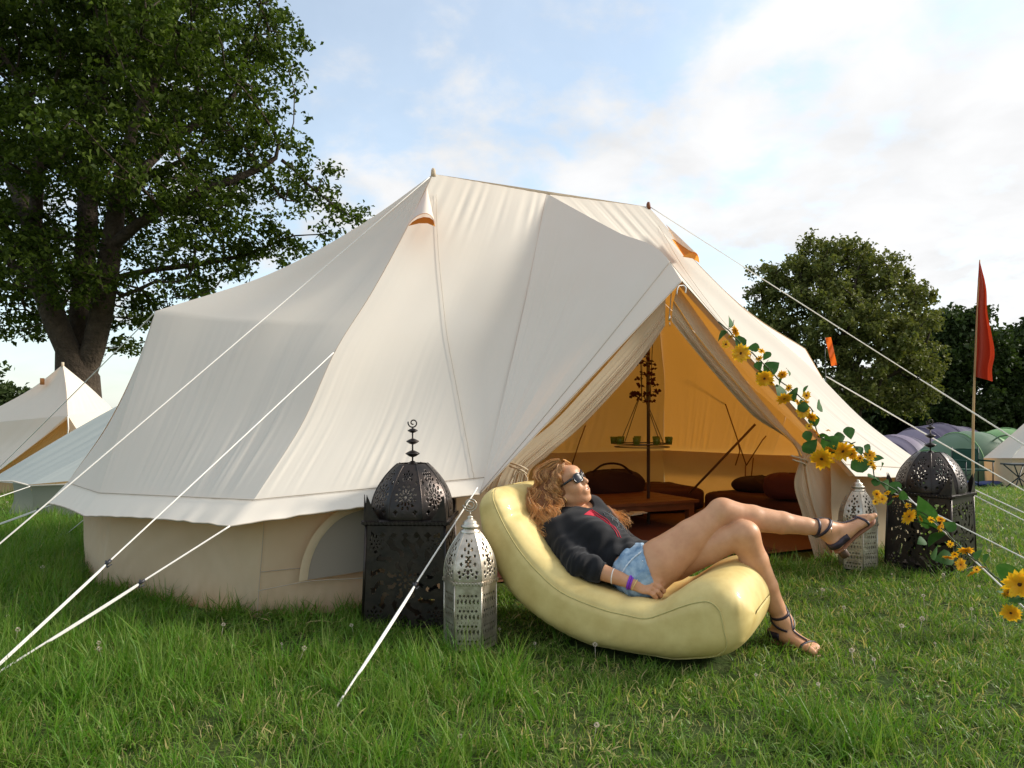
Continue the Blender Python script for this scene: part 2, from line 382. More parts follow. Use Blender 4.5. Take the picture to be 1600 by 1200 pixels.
    # ---- valance band: from the wall-top seam out to the hem
    def ring(P, z=None):             # full ring left -> front -> right -> back ; P = quarter (end, side, corner, door)
        q = [(-x, y, zz) for x, y, zz in P]; r = [(x, y, zz) for x, y, zz in P[::-1]]
        return q, r
    def strip(name, A, B, n, matl, wav, sd, T_=T):
        A = np.array([TL(*p) for p in A]); B = np.array([TL(*p) for p in B])
        def poly(P):
            out = []
            for a, b in zip(P[:-1], P[1:]):
                k = np.linspace(0, 1, n, endpoint=False)[:, None]; out.append(a * (1 - k) + b * k)
            out.append(P[-1:]); return np.concatenate(out)
        a, b = poly(A), poly(B)
        nt = 9; t = np.linspace(0, 1, nt)
        G = a[:, None] * (1 - t)[None, :, None] + b[:, None] * t[None, :, None]
        s = np.linspace(0, len(A) - 1, len(a))
        sc_ = np.abs(np.sin(np.pi * s))            # scallops between the guyed corners
        G[:, :, 2] += (t[None, :] * sc_[:, None]) * 0.012
        N = np.cross(np.gradient(G, axis=0), np.gradient(G, axis=1)); N /= np.linalg.norm(N, axis=-1)[..., None] + 1e-9
        G += N * (wav * wave(s / len(A), sd, 14)[:, None] * (0.3 + t)[None, :])[..., None]
        o = mk(name, G, gridF(len(a), nt), matl, T_)
        return a, G
    for sx in (-1, 1):
        A = [(sx * x, y, z) for x, y, z in WTOP]; B = [(sx * x, y, z) for x, y, z in HEM]
        a, G = strip('valance', A, B, 40, CANVAS_W, 0.004, 5 + sx)
        seams.add(*tube(a + np.array([0, -0.006, 0.004]), SR, 4))
        seams.add(*tube(G[:, -1], 0.0038, 5))
        Ab = [(sx * x, -y, z) for x, y, z in WTOP[:3]]; Bb = [(sx * x, -y, z) for x, y, z in HEM[:3]]
        strip('valance', Ab, Bb, 20, CANVAS_W, 0.004, 9 + sx)
    strip('valance', [(-2.52, -1.73, .60), (2.52, -1.73, .60)], [(-2.63, -1.87, .50), (2.63, -1.87, .50)], 60, CANVAS_W, .004, 3)
    # ---- walls
    def wall(name, A, B, n, sd, amp=0.012):
        A = np.array([TL(*p) for p in A]); B = np.array([TL(*p) for p in B])
        ks = np.linspace(0, 1, n); nt = 26; t = np.linspace(0, 1, nt)
        a = np.concatenate([A[i] + (A[i + 1] - A[i]) * ks[:-1, None] for i in range(len(A) - 1)] + [A[-1:]])
        b = np.concatenate([B[i] + (B[i + 1] - B[i]) * ks[:-1, None] for i in range(len(B) - 1)] + [B[-1:]])
        G = a[:, None] * (1 - t)[None, :, None] + b[:, None] * t[None, :, None]
        N = np.cross(np.gradient(G, axis=0), np.gradient(G, axis=1)); N /= np.linalg.norm(N, axis=-1)[..., None] + 1e-9
        s = np.linspace(0, len(A) - 1, len(a))
        SS, TT = np.meshgrid(s, t, indexing='ij')
        h = amp * (0.8 * wave(SS * .3 + TT * .10, sd, 1.6, 5) + 0.35 * wave(SS * .3 - TT * .16, sd + 1, 5, 6)) * np.sin(np.pi * np.clip(TT * .9 + .05, 0, 1))
        # diagonal pull creases running up to the pegged corners
        for c in range(1, len(A) - 1):
            for sl, wdt in ((0.32, .035), (-0.28, .035), (0.62, .03), (-.5, .03)):
                x = (SS - c) - sl * (1 - TT)
                h += 0.5 * amp * np.exp(-(x / wdt) ** 2) * np.sin(np.pi * TT) ** .7
        G += N * h[..., None]
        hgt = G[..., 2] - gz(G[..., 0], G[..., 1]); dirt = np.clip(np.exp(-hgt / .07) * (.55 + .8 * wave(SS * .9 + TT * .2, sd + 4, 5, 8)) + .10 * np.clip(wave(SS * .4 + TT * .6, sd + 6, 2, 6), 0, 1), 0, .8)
        o = mk(name, G, gridF(len(a), nt), CANVAS_WALL, T, attrs={'dirt': dirt.ravel()}); return G, N
    ez = -0.02
    for sx in (-1, 1):
        inn = 0.975
        tw = [(sx * x * inn, y * inn, z + .015) for x, y, z in WTOP]
        bw = [(sx * 3.47, 0, ez), (sx * 3.32, .60, ez), (sx * 2.50, 1.66, ez), (sx * 1.36, 1.80, ez)]
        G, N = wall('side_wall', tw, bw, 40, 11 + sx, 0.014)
        if sx == -1: GW = G
        tb = [(sx * x * inn, -y * inn, z + .015) for x, y, z in WTOP[:3]]
        bb = [(p[0], -p[1], p[2]) for p in bw[:3]]
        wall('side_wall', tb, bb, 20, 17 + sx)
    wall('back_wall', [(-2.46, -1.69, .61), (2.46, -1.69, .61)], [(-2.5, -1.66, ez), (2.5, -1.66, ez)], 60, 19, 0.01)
    # seams on the left wall: vertical one at the corner, long one low down
    for i in (39 * 2, ): seams.add(*tube(GW[i, 1:] + np.array([0, -0.006, 0]), 0.0018, 4))
    seams.add(*tube(GW[39 * 2:, 15] + np.array([0.0, -0.007, 0]), 0.002, 4))
    # ---- mesh window on the left wall, half moon with a puckered border
    i0 = 39 * 2
    def wpt(px, py):                 # on the wall between the corner and the door
        a = TL(-2.50, 1.70, 0); b = TL(-1.36, 1.84, 0); ab = b - a; n = np.array([ab[1], -ab[0], 0.0]); n /= np.linalg.norm(n)
        X = (px - 800) / F_PX; Z = -(py - 655) / F_PX; dv = np.array([X, 1, Z]); o = np.array([0, 0, 1.0])
        t = (n @ (a - o)) / (n @ dv); return o + dv * t + n * 0.022
    cx, cy = 600, 906
    arc = [(478, 905), (482, 880), (492, 852), (508, 828), (530, 808), (556, 796), (590, 791), (625, 796), (655, 812), (678, 838), (692, 870), (700, 903)]
    arcw = crv([wpt(*p) for p in arc], 60); base = wpt(cx, cy - 20)
    V = [base] + list(arcw); mk('mesh_window', V, [(0, i, i + 1) for i in range(1, 60)], mat('window_mesh', (0.27, 0.23, 0.185), .95, spec=0), T, smooth=False)
    nn = np.array([0.12, -0.99, 0.0])
    rv = []; 
    for j, p in enumerate(arcw):
        dr = (p - base); dr /= np.linalg.norm(dr); wv = 0.006 * math.sin(j * 2.6) 
        rv += [p - dr * .008 + nn * .002, p + dr * .010 + nn * (.010 + wv), p + dr * .034 + nn * (.004 + wv * .5)]
    mk('window_ruffle', rv, gridF(60, 3), CANVAS_WALL, T)
    seams.add(*tube(crv([wpt(405, 921), wpt(440, 914), wpt(478, 907), wpt(540, 903), wpt(600, 900)], 20) + nn * .004, 0.0022, 4))
    seams.build('seam', SEAM, T)
    # ---- caps, vents
    for sx in (-1, 1):
        p = TL(sx * 1.05, 0, 2.985)
        q = MB(); q.add(*tube([p - [0, 0, .02], p + [0, 0, .035], p + [0, 0, .05]], [.022, .018, .010], 10)); q.build('pole_tip', WOODD if sx > 0 else CANVAS_DOOR, T)
        m2 = MB(); m2.add(*tube([TL(sx * 1.05, 0, 0.0), TL(sx * 1.05, 0, 2.97)], 0.016, 12)); m2.build('centre_pole', POLEM, T)
    def vent(tip_px, tip, base_pts, under):
        # small hood: apex on the rib, opening spread downhill
        A = np.array(tip); L_ = np.array(base_pts[0]); R_ = np.array(base_pts[1]); M_ = np.array(base_pts[2])
        n = 14; G = []
        for j in range(n):
            s = j / (n - 1); mid = M_ * (1 - s) + A * s
            row = []
            for i in range(13):
                a = i / 12; e = (L_ * (1 - a) + R_ * a) * (1 - s) + A * s
                k = math.sin(math.pi * a) ** 0.7
                ctr = e + (mid - (((L_ + R_) / 2) * (1 - s) + A * s)) * k
                row.append(ctr)
            G.append(row)
        mk('roof_vent', G, gridF(n, 13), CANVAS, T)
        V = [L_ * (1 - i / 12) + R_ * i / 12 for i in range(13)]; V2 = [G[0][i] - np.array([0, 0, .004]) for i in range(13)]
        back = [v * .35 + A * .65 + np.array([0, 0.03, -0.02]) for v in V]
        mk('vent_lining', V2 + back, gridF(2, 13), mat('vent_orange', (0.62, 0.30, 0.07), .85, transl=((0.9, .4, .06), .5)), T)
    vent(None, U(667, 293, 5.42), (U(637, 352, 4.90), U(680, 352, 4.90), U(664, 333, 4.74)), True)
    VO = mat('vent_orange', (0.62, 0.30, 0.07), .85, transl=((0.9, .4, .06), .5))
    P = [U(638, 353, 4.86), U(644, 347, 4.86), U(652, 342, 4.85), U(662, 339, 4.84), U(671, 340, 4.85), U(677, 344, 4.86), U(680, 354, 4.87), U(668, 349, 4.9), U(655, 349, 4.9)]
    mk('vent_opening', P, [tuple(range(9))], VO, T)
    vent(None, U(1040, 350, 6.18), (U(1070, 402, 6.12), U(1092, 410, 6.02), U(1086, 394, 5.85)), True)
    P = [U(1066, 401, 5.9), U(1076, 396, 5.88), U(1086, 396, 5.86), U(1092, 402, 5.86), U(1093, 411, 5.88), U(1082, 404, 5.9)]
    mk('vent_opening', P, [tuple(range(6))], VO, T)
    # ---- door: front wall cloth on both sides, gathered and tied back
    KD = 1.72
    def cloth(name, outer, inner, folds, amp, seed, n=110, nt=90, k_in=KD, pinch=None):
        O = crv([onplane(*p[:2], p[2] if len(p) > 2 else KD) for p in outer], nt); I = crv([onplane(*p[:2], p[2] if len(p) > 2 else k_in) for p in inner], nt)
        u = np.linspace(0, 1, n); t = np.linspace(0, 1, nt)
        G = O[None] * (1 - u)[:, None, None] + I[None] * u[:, None, None]
        UU, TT = np.meshgrid(u, t, indexing='ij')
        f = wave(UU ** 1.5 * 1.0 + 0.05 * TT, seed, folds, 6, 1.2)
        env = (UU ** 1.2) * np.sin(np.pi * np.clip(TT * 1.02, 0, 1)) ** 0.35
        if pinch is not None: env = env * (0.35 + 0.65 * np.clip(np.abs(TT - pinch) / 0.12, 0, 1))
        G = G + NX * (amp * f * env)[..., None] + NX * 0.02 * UU[..., None]
        mk(name, G, gridF(n, nt), CANVAS_DOOR, T); return G
    # right side: flat outer part, then the tied curtain
    TOPR = (1050, 468)
    cloth('door_side_panel', [(1058, 446), (1125, 540), (1195, 632), (1262, 706), (1330, 757), (1362, 770), (1378, 830), (1392, 862)],
          [(1050, 470), (1090, 530), (1140, 590), (1198, 655), (1252, 716), (1262, 770), (1282, 830), (1306, 882)], 3, 0.006, 5)
    cloth('door_curtain', [(1052, 470), (1092, 530), (1142, 590), (1200, 655), (1254, 717), (1266, 760), (1290, 820), (1310, 880)],
          [(1046, 502), (1068, 530), (1108, 578), (1168, 645), (1246, 719), (1237, 752), (1248, 800), (1272, 880)], 5, 0.022, 8, k_in=KD - .03, pinch=.56)
    cloth('door_curtain', [(1040, 466), (992, 520), (930, 590), (870, 655), (800, 718), (788, 735), (776, 760), (770, 820)],
          [(1036, 510), (1002, 560), (957, 613), (908, 664), (850, 714), (824, 738), (822, 760), (820, 820)], 5, 0.030, 15, k_in=KD - .03, pinch=.62)
    cloth('door_side_panel', [(1056, 442), (1000, 503), (930, 570), (850, 642), (775, 722), (752, 752), (755, 860), (757, 930)],
          [(1042, 462), (994, 515), (928, 585), (866, 652), (798, 716), (786, 734), (774, 765), (770, 930)], 3, 0.006, 25)
    # inside face above the zip, zip pull, ties
    q = MB(); q.add(*tube(crv([onplane(1049, 455, KD + .03), onplane(1047, 480, KD + .03), onplane(1045, 500, KD + .03)], 8), 0.0035, 6)); q.build('zip', SEAM, T)
    q = MB(); q.add(*box(onplane(1046, 497, KD + .05), (.012, .008, .032))); q.add(*tube([onplane(1046, 503, KD + .05), onplane(1047, 510, KD + .05)], .003, 6)); q.build('zip_pull', mat('zinc', (.75, .74, .70), .3, metal=.9), T)
    q = MB()
    q.add(*tube(crv([U(1068, 446, 4.24), U(1060, 448, 4.2), U(1058, 455, 4.19), U(1058, 460, 4.19)], 10), .0035, 6))
    q.add(*tube(crv([U(1068, 446, 4.24), U(1072, 450, 4.2), U(1071, 458, 4.19)], 10), .0035, 6)); q.build('door_tie', ROPE, T)
    q = MB()
    for (a, b) in (((1236, 712), (1262, 722)), ((1238, 718), (1258, 728))):
        pa, pb = onplane(*a, KD + .03), onplane(*b, KD + .03); q.add(*tube(crv([pa, (pa + pb) / 2 + NX * .04, pb], 10), .006, 6))
    q.add(*tube(crv([onplane(1257, 719, KD + .06), onplane(1266, 712, KD + .05), onplane(1272, 716, KD + .05)], 8), .003, 5)); q.build('curtain_tie', CANVAS_DOOR, T)
    q = MB()
    for (a, b) in (((794, 722), (824, 734)), ((796, 728), (822, 740))):
        pa, pb = onplane(*a, KD + .03), onplane(*b, KD + .03); q.add(*tube(crv([pa, (pa + pb) / 2 + NX * .05, pb], 10), .006, 6))
    q.add(*tube(crv([onplane(814, 734, KD + .06), onplane(802, 745, KD + .06), onplane(790, 772, KD + .06)], 8), .004, 5))
    q.add(*tube(crv([onplane(818, 738, KD + .06), onplane(824, 750, KD + .06), onplane(818, 762, KD + .06)], 8), .004, 5)); q.build('curtain_tie', CANVAS_DOOR, T)
    # front door A-poles, end-frame poles inside, mud flap
    q = MB(); q.add(*tube([U(1180, 663, 6.6), U(1077, 771, 7.0)], 0.012, 8)); q.build('loose_pole', mat('pole_brown', (.16, .07, .03), .5), T)
    D = 7.75
    for P in ([(1110, 570), (1132, 630), (1165, 727)], [(1152, 690), (1155, 705), (1148, 727)], [(1165, 727), (1190, 688), (1196, 681)], [(1164, 727), (1163, 755)], [(1176, 715), (1172, 752)], [(920, 650), (905, 690), (893, 728)]):
        sb = MB(); sb.add(*tube([U(x, y, D) + np.array([0, -.02, 0]) for x, y in P], .007, 5)); sb.build('inner_seam', mat('seam_red', (.20, .07, .02), .9), T)
    # ground sheet inside
    V = [TL(*p) for p in ((-3.3, 0, .012), (-3.1, .6, .012), (-2.4, 1.5, .012), (2.4, 1.5, .012), (3.1, .6, .012), (3.3, 0, .012), (3.1, -.6, .012), (2.4, -1.5, .012), (-2.4, -1.5, .012), (-3.1, -.6, .012))]
    mk('groundsheet', V, [tuple(range(10))], mat('groundsheet', (0.16, 0.07, 0.03), .9), T)
    # thin cord from the vent seam up to the peaks
    return T
big_tent()

def rope(P0, P1, r=0.0055, sagf=0.004, knots=(), label='', slack=None, name='guy_rope', group='white guy ropes of the big tent', tail=None):
    P0 = np.asarray(P0, float); P1 = np.asarray(P1, float)
    o = thing(name, P1, label, 'guy rope', group)
    n = 40; t = np.linspace(0, 1, n)[:, None]; P = P0 * (1 - t) + P1 * t
    P[:, 2] -= (4 * t * (1 - t))[:, 0] * sagf * np.linalg.norm(P1 - P0)
    r = r * .66; q = MB(); q.add(*tube(P, r, 8)); q.build('cord', ROPE, o)
    for k in knots:                  # runner: cord doubled below a small slider
        i = int(k * (n - 1)); a = P[i]; dirv = (P1 - P0) / np.linalg.norm(P1 - P0)
        side = np.cross(dirv, [0, 1, 0]); side /= np.linalg.norm(side)
        q = MB(); R = np.stack([dirv, side, np.cross(dirv, side)], 1)
        q.add(*box(a, (.028, .012, .009), R)); q.add(*tube([a - side * .012, a + side * .014 + dirv * .02, a + side * .016], .004, 6)); q.build('runner', PLAST, o)
        q = MB(); m_ = min(n - 1, i + 14)
        q.add(*tube(np.array([P[j] + side * .0065 * math.sin(math.pi * (j - i) / (m_ - i)) ** .3 for j in range(i, m_ + 1)]), r * .9, 6)); q.build('doubled_cord', ROPE, o)
    q = MB(); dirv = (P0 - P1) / np.linalg.norm(P0 - P1)
    q.add(*tube([P1 + np.array([0, 0, -.12]) + dirv * .0, P1 + np.array([0, 0, .015]) - dirv * .02], .006, 8)); q.build('peg', mat('peg_steel', (.4, .39, .37), .4, metal=.9), o)
    return o
def gpt(px, py):                     # lawn point seen at a pixel (level part)
    d = F_PX / (py - 655.0); return U(px, py, d)
rope(U(671, 277, 5.50), gpt(-165, 989), .0062, .001, (), 'white guy rope from the left peak running down across the front-left canvas')
rope(U(521, 551, 4.15), gpt(-70, 1100), .0055, .001, (.72,), 'white guy rope from the pulled-out point halfway up the left front roof')
rope(U(359, 822, 3.18), gpt(-62, 1088), .0062, .001, (.40,), 'thick white guy rope from the front left hem corner of the big tent')
rope(U(746, 762, 3.60), gpt(521, 1112), .0060, .001, (.55,), 'white guy rope crossing in front of the left black lantern')
rope(U(83, 788, 4.44), gpt(-110, 857), .0060, .001, (.12,), 'short white guy rope at the far left tip of the big tent hem')
rope(U(152, 794, 4.2), gpt(103, 835), .004, .001, (), 'thin white cord from the hem behind the left tip of the tent')
rope(TL(-3.05, 0, 1.745), U(-60, 788, 7.6), .0055, .001, (), 'guy rope running left from the left end peak in front of the oak')
rope(TL(1.05, 0, 3.0), U(1790, 816, 6.5), .0068, .001, (.55,), 'long white guy rope from the right peak across the round tree')
rope(U(1291, 588, 6.1), gpt(1745, 850), .0075, .001, (), 'white guy rope from the right shoulder of the tent above the lantern')
rope(U(1496, 753, 5.3), gpt(1800, 893), .0066, .001, (), 'upper of two low guy ropes running right over the lawn')
rope(U(1498, 762, 5.28), gpt(1760, 893), .0066, .001, (), 'lower of two low guy ropes running right over the lawn')
ROPE_A, ROPE_B = U(1396, 755, 4.45), gpt(1720, 1064)
rope(ROPE_A, ROPE_B, .0062, .0005, (), 'guy rope entwined with sunflowers at the right of the door')
rope(U(1392, 768, 4.45), gpt(1780, 961), .0060, .001, (), 'guy rope passing across the front of the right black lantern')
# ------------------------------------------------------------------ pierced Moroccan lanterns
def hole_diamond(x, y, cx, cy, r, ay=1.0): return (abs(x - cx) / r + abs(y - cy) / (r * ay)) < 1
def rosette(x, y, cx, cy, R, n=8):
    dx, dy = x - cx, y - cy; r = np.hypot(dx, dy) / R; a = np.arctan2(dy, dx)
    p = np.abs(((a / (2 * np.pi) * n) % 1) - .5) * 2
    m = (r > .26) & (r < .60) & (p > .50 + .25 * np.abs(r - .43) / .17)
    m |= (r > .68) & (r < .95) & (p < .42 - .30 * np.abs(r - .82) / .14)
    m |= r < .13
    return m
def pierced_panel(corners, nu, nv, holes, prof=None):
    """flat or curved metal panel as a grid of small faces, with the holes left out.  holes(u, v) -> bool array"""
    c = np.asarray(corners, float)
    u = np.linspace(0, 1, nu + 1); v = np.linspace(0, 1, nv + 1)
    G = (c[0] * (1 - u)[:, None, None] + c[1] * u[:, None, None]) * (1 - v)[None, :, None] + (c[3] * (1 - u)[:, None, None] + c[2] * u[:, None, None]) * v[None, :, None] if prof is None else prof(u, v)
    F = gridF(nu + 1, nv + 1).reshape(nu, nv, 4)
    uc, vc = np.meshgrid((u[1:] + u[:-1]) / 2, (v[1:] + v[:-1]) / 2, indexing='ij')
    keep = ~holes(uc, vc)
    return G.reshape(-1, 3), F[keep]
def solid(o, th):
    m = o.modifiers.new('thickness', 'SOLIDIFY'); m.thickness = th; m.offset = 0
def spiral(c, R, r, turns=1.6, tail=.05, right=np.array([1.0, 0, 0])):
    a = np.linspace(0, turns * 2 * np.pi, 50); rr = R * (0.22 + 0.78 * a / a[-1])
    P = np.array([c + right * (rr_ * math.cos(-a_ - 1.2)) + np.array([0, 0, rr_ * math.sin(-a_ - 1.2)]) for a_, rr_ in zip(a, rr)])
    P = np.concatenate([P, [P[-1] + (P[-1] - P[-2]) * 1.0 + np.array([0, 0, -tail * .3])]])
    return tube(P, r, 7)
def black_lantern(loc, ang, label, S=1.0):
    T = thing('moroccan_lantern', loc, label, 'lantern', 'large black pierced iron lanterns')
    R = rotz(ang); loc = np.asarray(loc, float)
    X = lambda p: (np.asarray(p, float) * S) @ R.T + loc
    wb, wt, H = .205, .190, .50
    def holes_body(u, v):
        x = u * 38; y = v * 50
        m = np.zeros_like(u, bool)
        # row of small crosses near the top
        cx = (np.floor(x / 5.4) + .5) * 5.4
        m |= hole_diamond(x, y, cx, 44.3, 1.6) & (u > .06) & (u < .94)
        # scrolling arabesque: pairs of curved slots
        for (px, py, rr, k) in ((19, 23, 17.0, 12), (19, 23, 9.0, 8)):
            dx, dy = x - px, y - py; r = np.hypot(dx, dy * .92); a = np.arctan2(dy, dx)
            p = ((a / (2 * np.pi) * k + 0.22 * np.sin(r * .7)) % 1)
            m |= (r > rr * .60) & (r < rr * .96) & (p > .28) & (p < .62)
        m |= rosette(x, y, 19, 23, 6.5, 8)
        for qx in (5, 33):
            for qy in (6, 40): m |= rosette(x, y, qx, qy, 4.6, 6)
        for qx in (12, 19, 26):
            for qy in (4, 41): m |= hole_diamond(x, y, qx, qy, 2.0, 1.3)
        edge = (u < .055) | (u > .945) | (v < .03) | (v > .93)
        return m & ~edge
    for k in range(4):
        a = k * math.pi / 2; r4 = rotz(a)
        c = [r4 @ p for p in (np.array([-wb, -wb, 0]), np.array([wb, -wb, 0]), np.array([wt, -wt, H]), np.array([-wt, -wt, H]))]
        V, F = pierced_panel(c, 76, 100, holes_body)
        o = mk('side_panel', X(V), F, BLACKM, T, smooth=False); solid(o, .003)
        q = MB(); q.add(X(tube([c[0], c[3]], .007, 6)[0]), tube([c[0], c[3]], .007, 6)[1])
        q.build('corner_bar', BLACKM, T)
        # pointed corner ear: two plates meeting over the corner
        q = MB()
        for (d1) in (0, 1):
            p0 = r4 @ np.array([-wt - .008, -wt - .008, H + .012])
            e = r4 @ (np.array([1, 0, 0]) if d1 == 0 else np.array([0, 1, 0]))
            tip = p0 + np.array([0, 0, .125]) + e * .012
            b2 = p0 + e * .075; i_ = -np.cross(e, [0, 0, 1]) * .003
            V = [p0, b2, p0 + e * .045 + [0, 0, .05], tip, p0 + i_, b2 + i_, p0 + e * .045 + [0, 0, .05] + i_, tip + i_]
            q.add(X(V), [(0, 1, 2, 3), (7, 6, 5, 4), (0, 4, 5, 1), (1, 5, 6, 2), (2, 6, 7, 3), (3, 7, 4, 0)])
        q.build('corner_ear', BLACKM, T, smooth=False)
    # moulded ledge, beaded
    q = MB(); V, F = lathe([(.0, H - .004), ((wt + .006) * 1.414, H - .012), ((wt + .018) * 1.414, H - .004), ((wt + .018) * 1.414, H + .008), ((wt + .004) * 1.414, H + .014), (.17, H + .016)], 4, a0=math.pi / 4); q.add(X(V), F)
    q.build('ledge', BLACKM, T, smooth=False)
    q = MB()
    for k in range(4):
        r4 = rotz(k * math.pi / 2)
        for j in range(21):
            c = r4 @ np.array([-wt + 2 * wt * j / 20, -(wt + .020), H + .002]); V, F = box(c, (.009, .007, .016), r4 @ np.array([[.94, 0, -.34], [0, 1, 0], [.34, 0, .94]])); q.add(X(V), F)
    o = q.build('ledge_beading', BLACKM, T, smooth=False); tag(o, kind='stuff')
    # base band and feet
    q = MB(); V, F = lathe([((wb - .004) * 1.414, -.01), ((wb + .006) * 1.414, -.01), ((wb + .006) * 1.414, .02), ((wb - .004) * 1.414, .022)], 4, a0=math.pi / 4); q.add(X(V), F); q.build('base_band', BLACKM, T, smooth=False)
    # dome of eight pierced gores
    def prof_r(v): return .210 * np.power(np.clip(np.cos(np.clip(v, 0, 1) * 1.50 - .14), 0, 1), .64) * (1 - .02 * v)
    DH = .262
    def hd(u, v):
        w_ = prof_r(v) * .8; x = (u - .5) * np.maximum(w_, .01) / .16; y = v * 1.45
        m = rosette(x, y, 0, .60, .36, 12)
        m |= rosette(x, y, 0, 1.12, .17, 6)
        for qx in (-.30, .30):
            for qy in (.2, .98): m |= hole_diamond(x, y, qx, qy, .06, 1.2)
        return m & (u > .10) & (u < .90) & (v > .07) & (v < .93)
    for k in range(8):
        a0, a1 = (k - .5) * math.pi / 4 + math.pi / 8 * 0, (k + .5) * math.pi / 4
        def prof(u, v):
            r = prof_r(v); A = np.array([np.cos(a0), np.sin(a0)]); B = np.array([np.cos(a1), np.sin(a1)])
            d = A[None] * (1 - u)[:, None] + B[None] * u[:, None]
            bul = 1 + .045 * np.sin(np.pi * u)
            XY = d[:, None, :] * r[None, :, None] * bul[:, None, None]
            Z = np.repeat((H + .014 + DH * v)[None], len(u), 0)
            return np.concatenate([XY, Z[..., None]], -1)
        V, F = pierced_panel(np.zeros((4, 3)), 40, 60, hd, prof)
        o = mk('dome_gore', X(V), F, BLACKM, T); solid(o, .0025)
        v = np.linspace(0, 1, 20); P = np.stack([prof_r(v) * math.cos(a0), prof_r(v) * math.sin(a0), H + .014 + DH * v], -1)
        q = MB(); q.add(*tube(X(P), .0045, 6)); q.build('dome_rib', BLACKM, T)
    z0 = H + .014 + DH - .006
    q = MB(); V, F = lathe([(.0, z0 + .02), (.010, z0 + .018), (.022, z0 + .006), (.04, z0 - .008), (.05, z0 - .02)], 16); q.add(X(V), F)
    q.add(*tube([X((0, 0, z0)), X((0, 0, z0 + .172))], .0042, 7)); q.build('finial_rod', BLACKM, T)
    for zc, rr in ((.055, .037), (.117, .033), (.172, .026)):
        V, F = lathe([(0.001, z0 + zc - rr * .52), (rr * .5, z0 + zc - rr * .36), (rr * .95, z0 + zc - .002), (rr, z0 + zc), (rr * .95, z0 + zc + .003), (rr * .5, z0 + zc + rr * .34), (.001, z0 + zc + rr * .52)], 20)
        mk('finial_disc', X(V), F, BLACKM, T)
    q = MB(); Vs, Fs = spiral(np.zeros(3), .026, .0034, 1.35)
    Vs = Vs - Vs[np.argmin(Vs[:, 2])] + np.array([0, 0, z0 + .186]); q.add(X(Vs @ rotz(-ang).T), Fs)
    q.add(*tube([X((0, 0, z0 + .17)), X((0, 0, z0 + .188))], .0036, 6)); q.build('finial_scroll', BLACKM, T)
    # tealight deck inside
    V, F = box((0, 0, .03), (.34, .34, .012)); mk('deck', X(V), F, BLACKM, T, smooth=False)
    return T
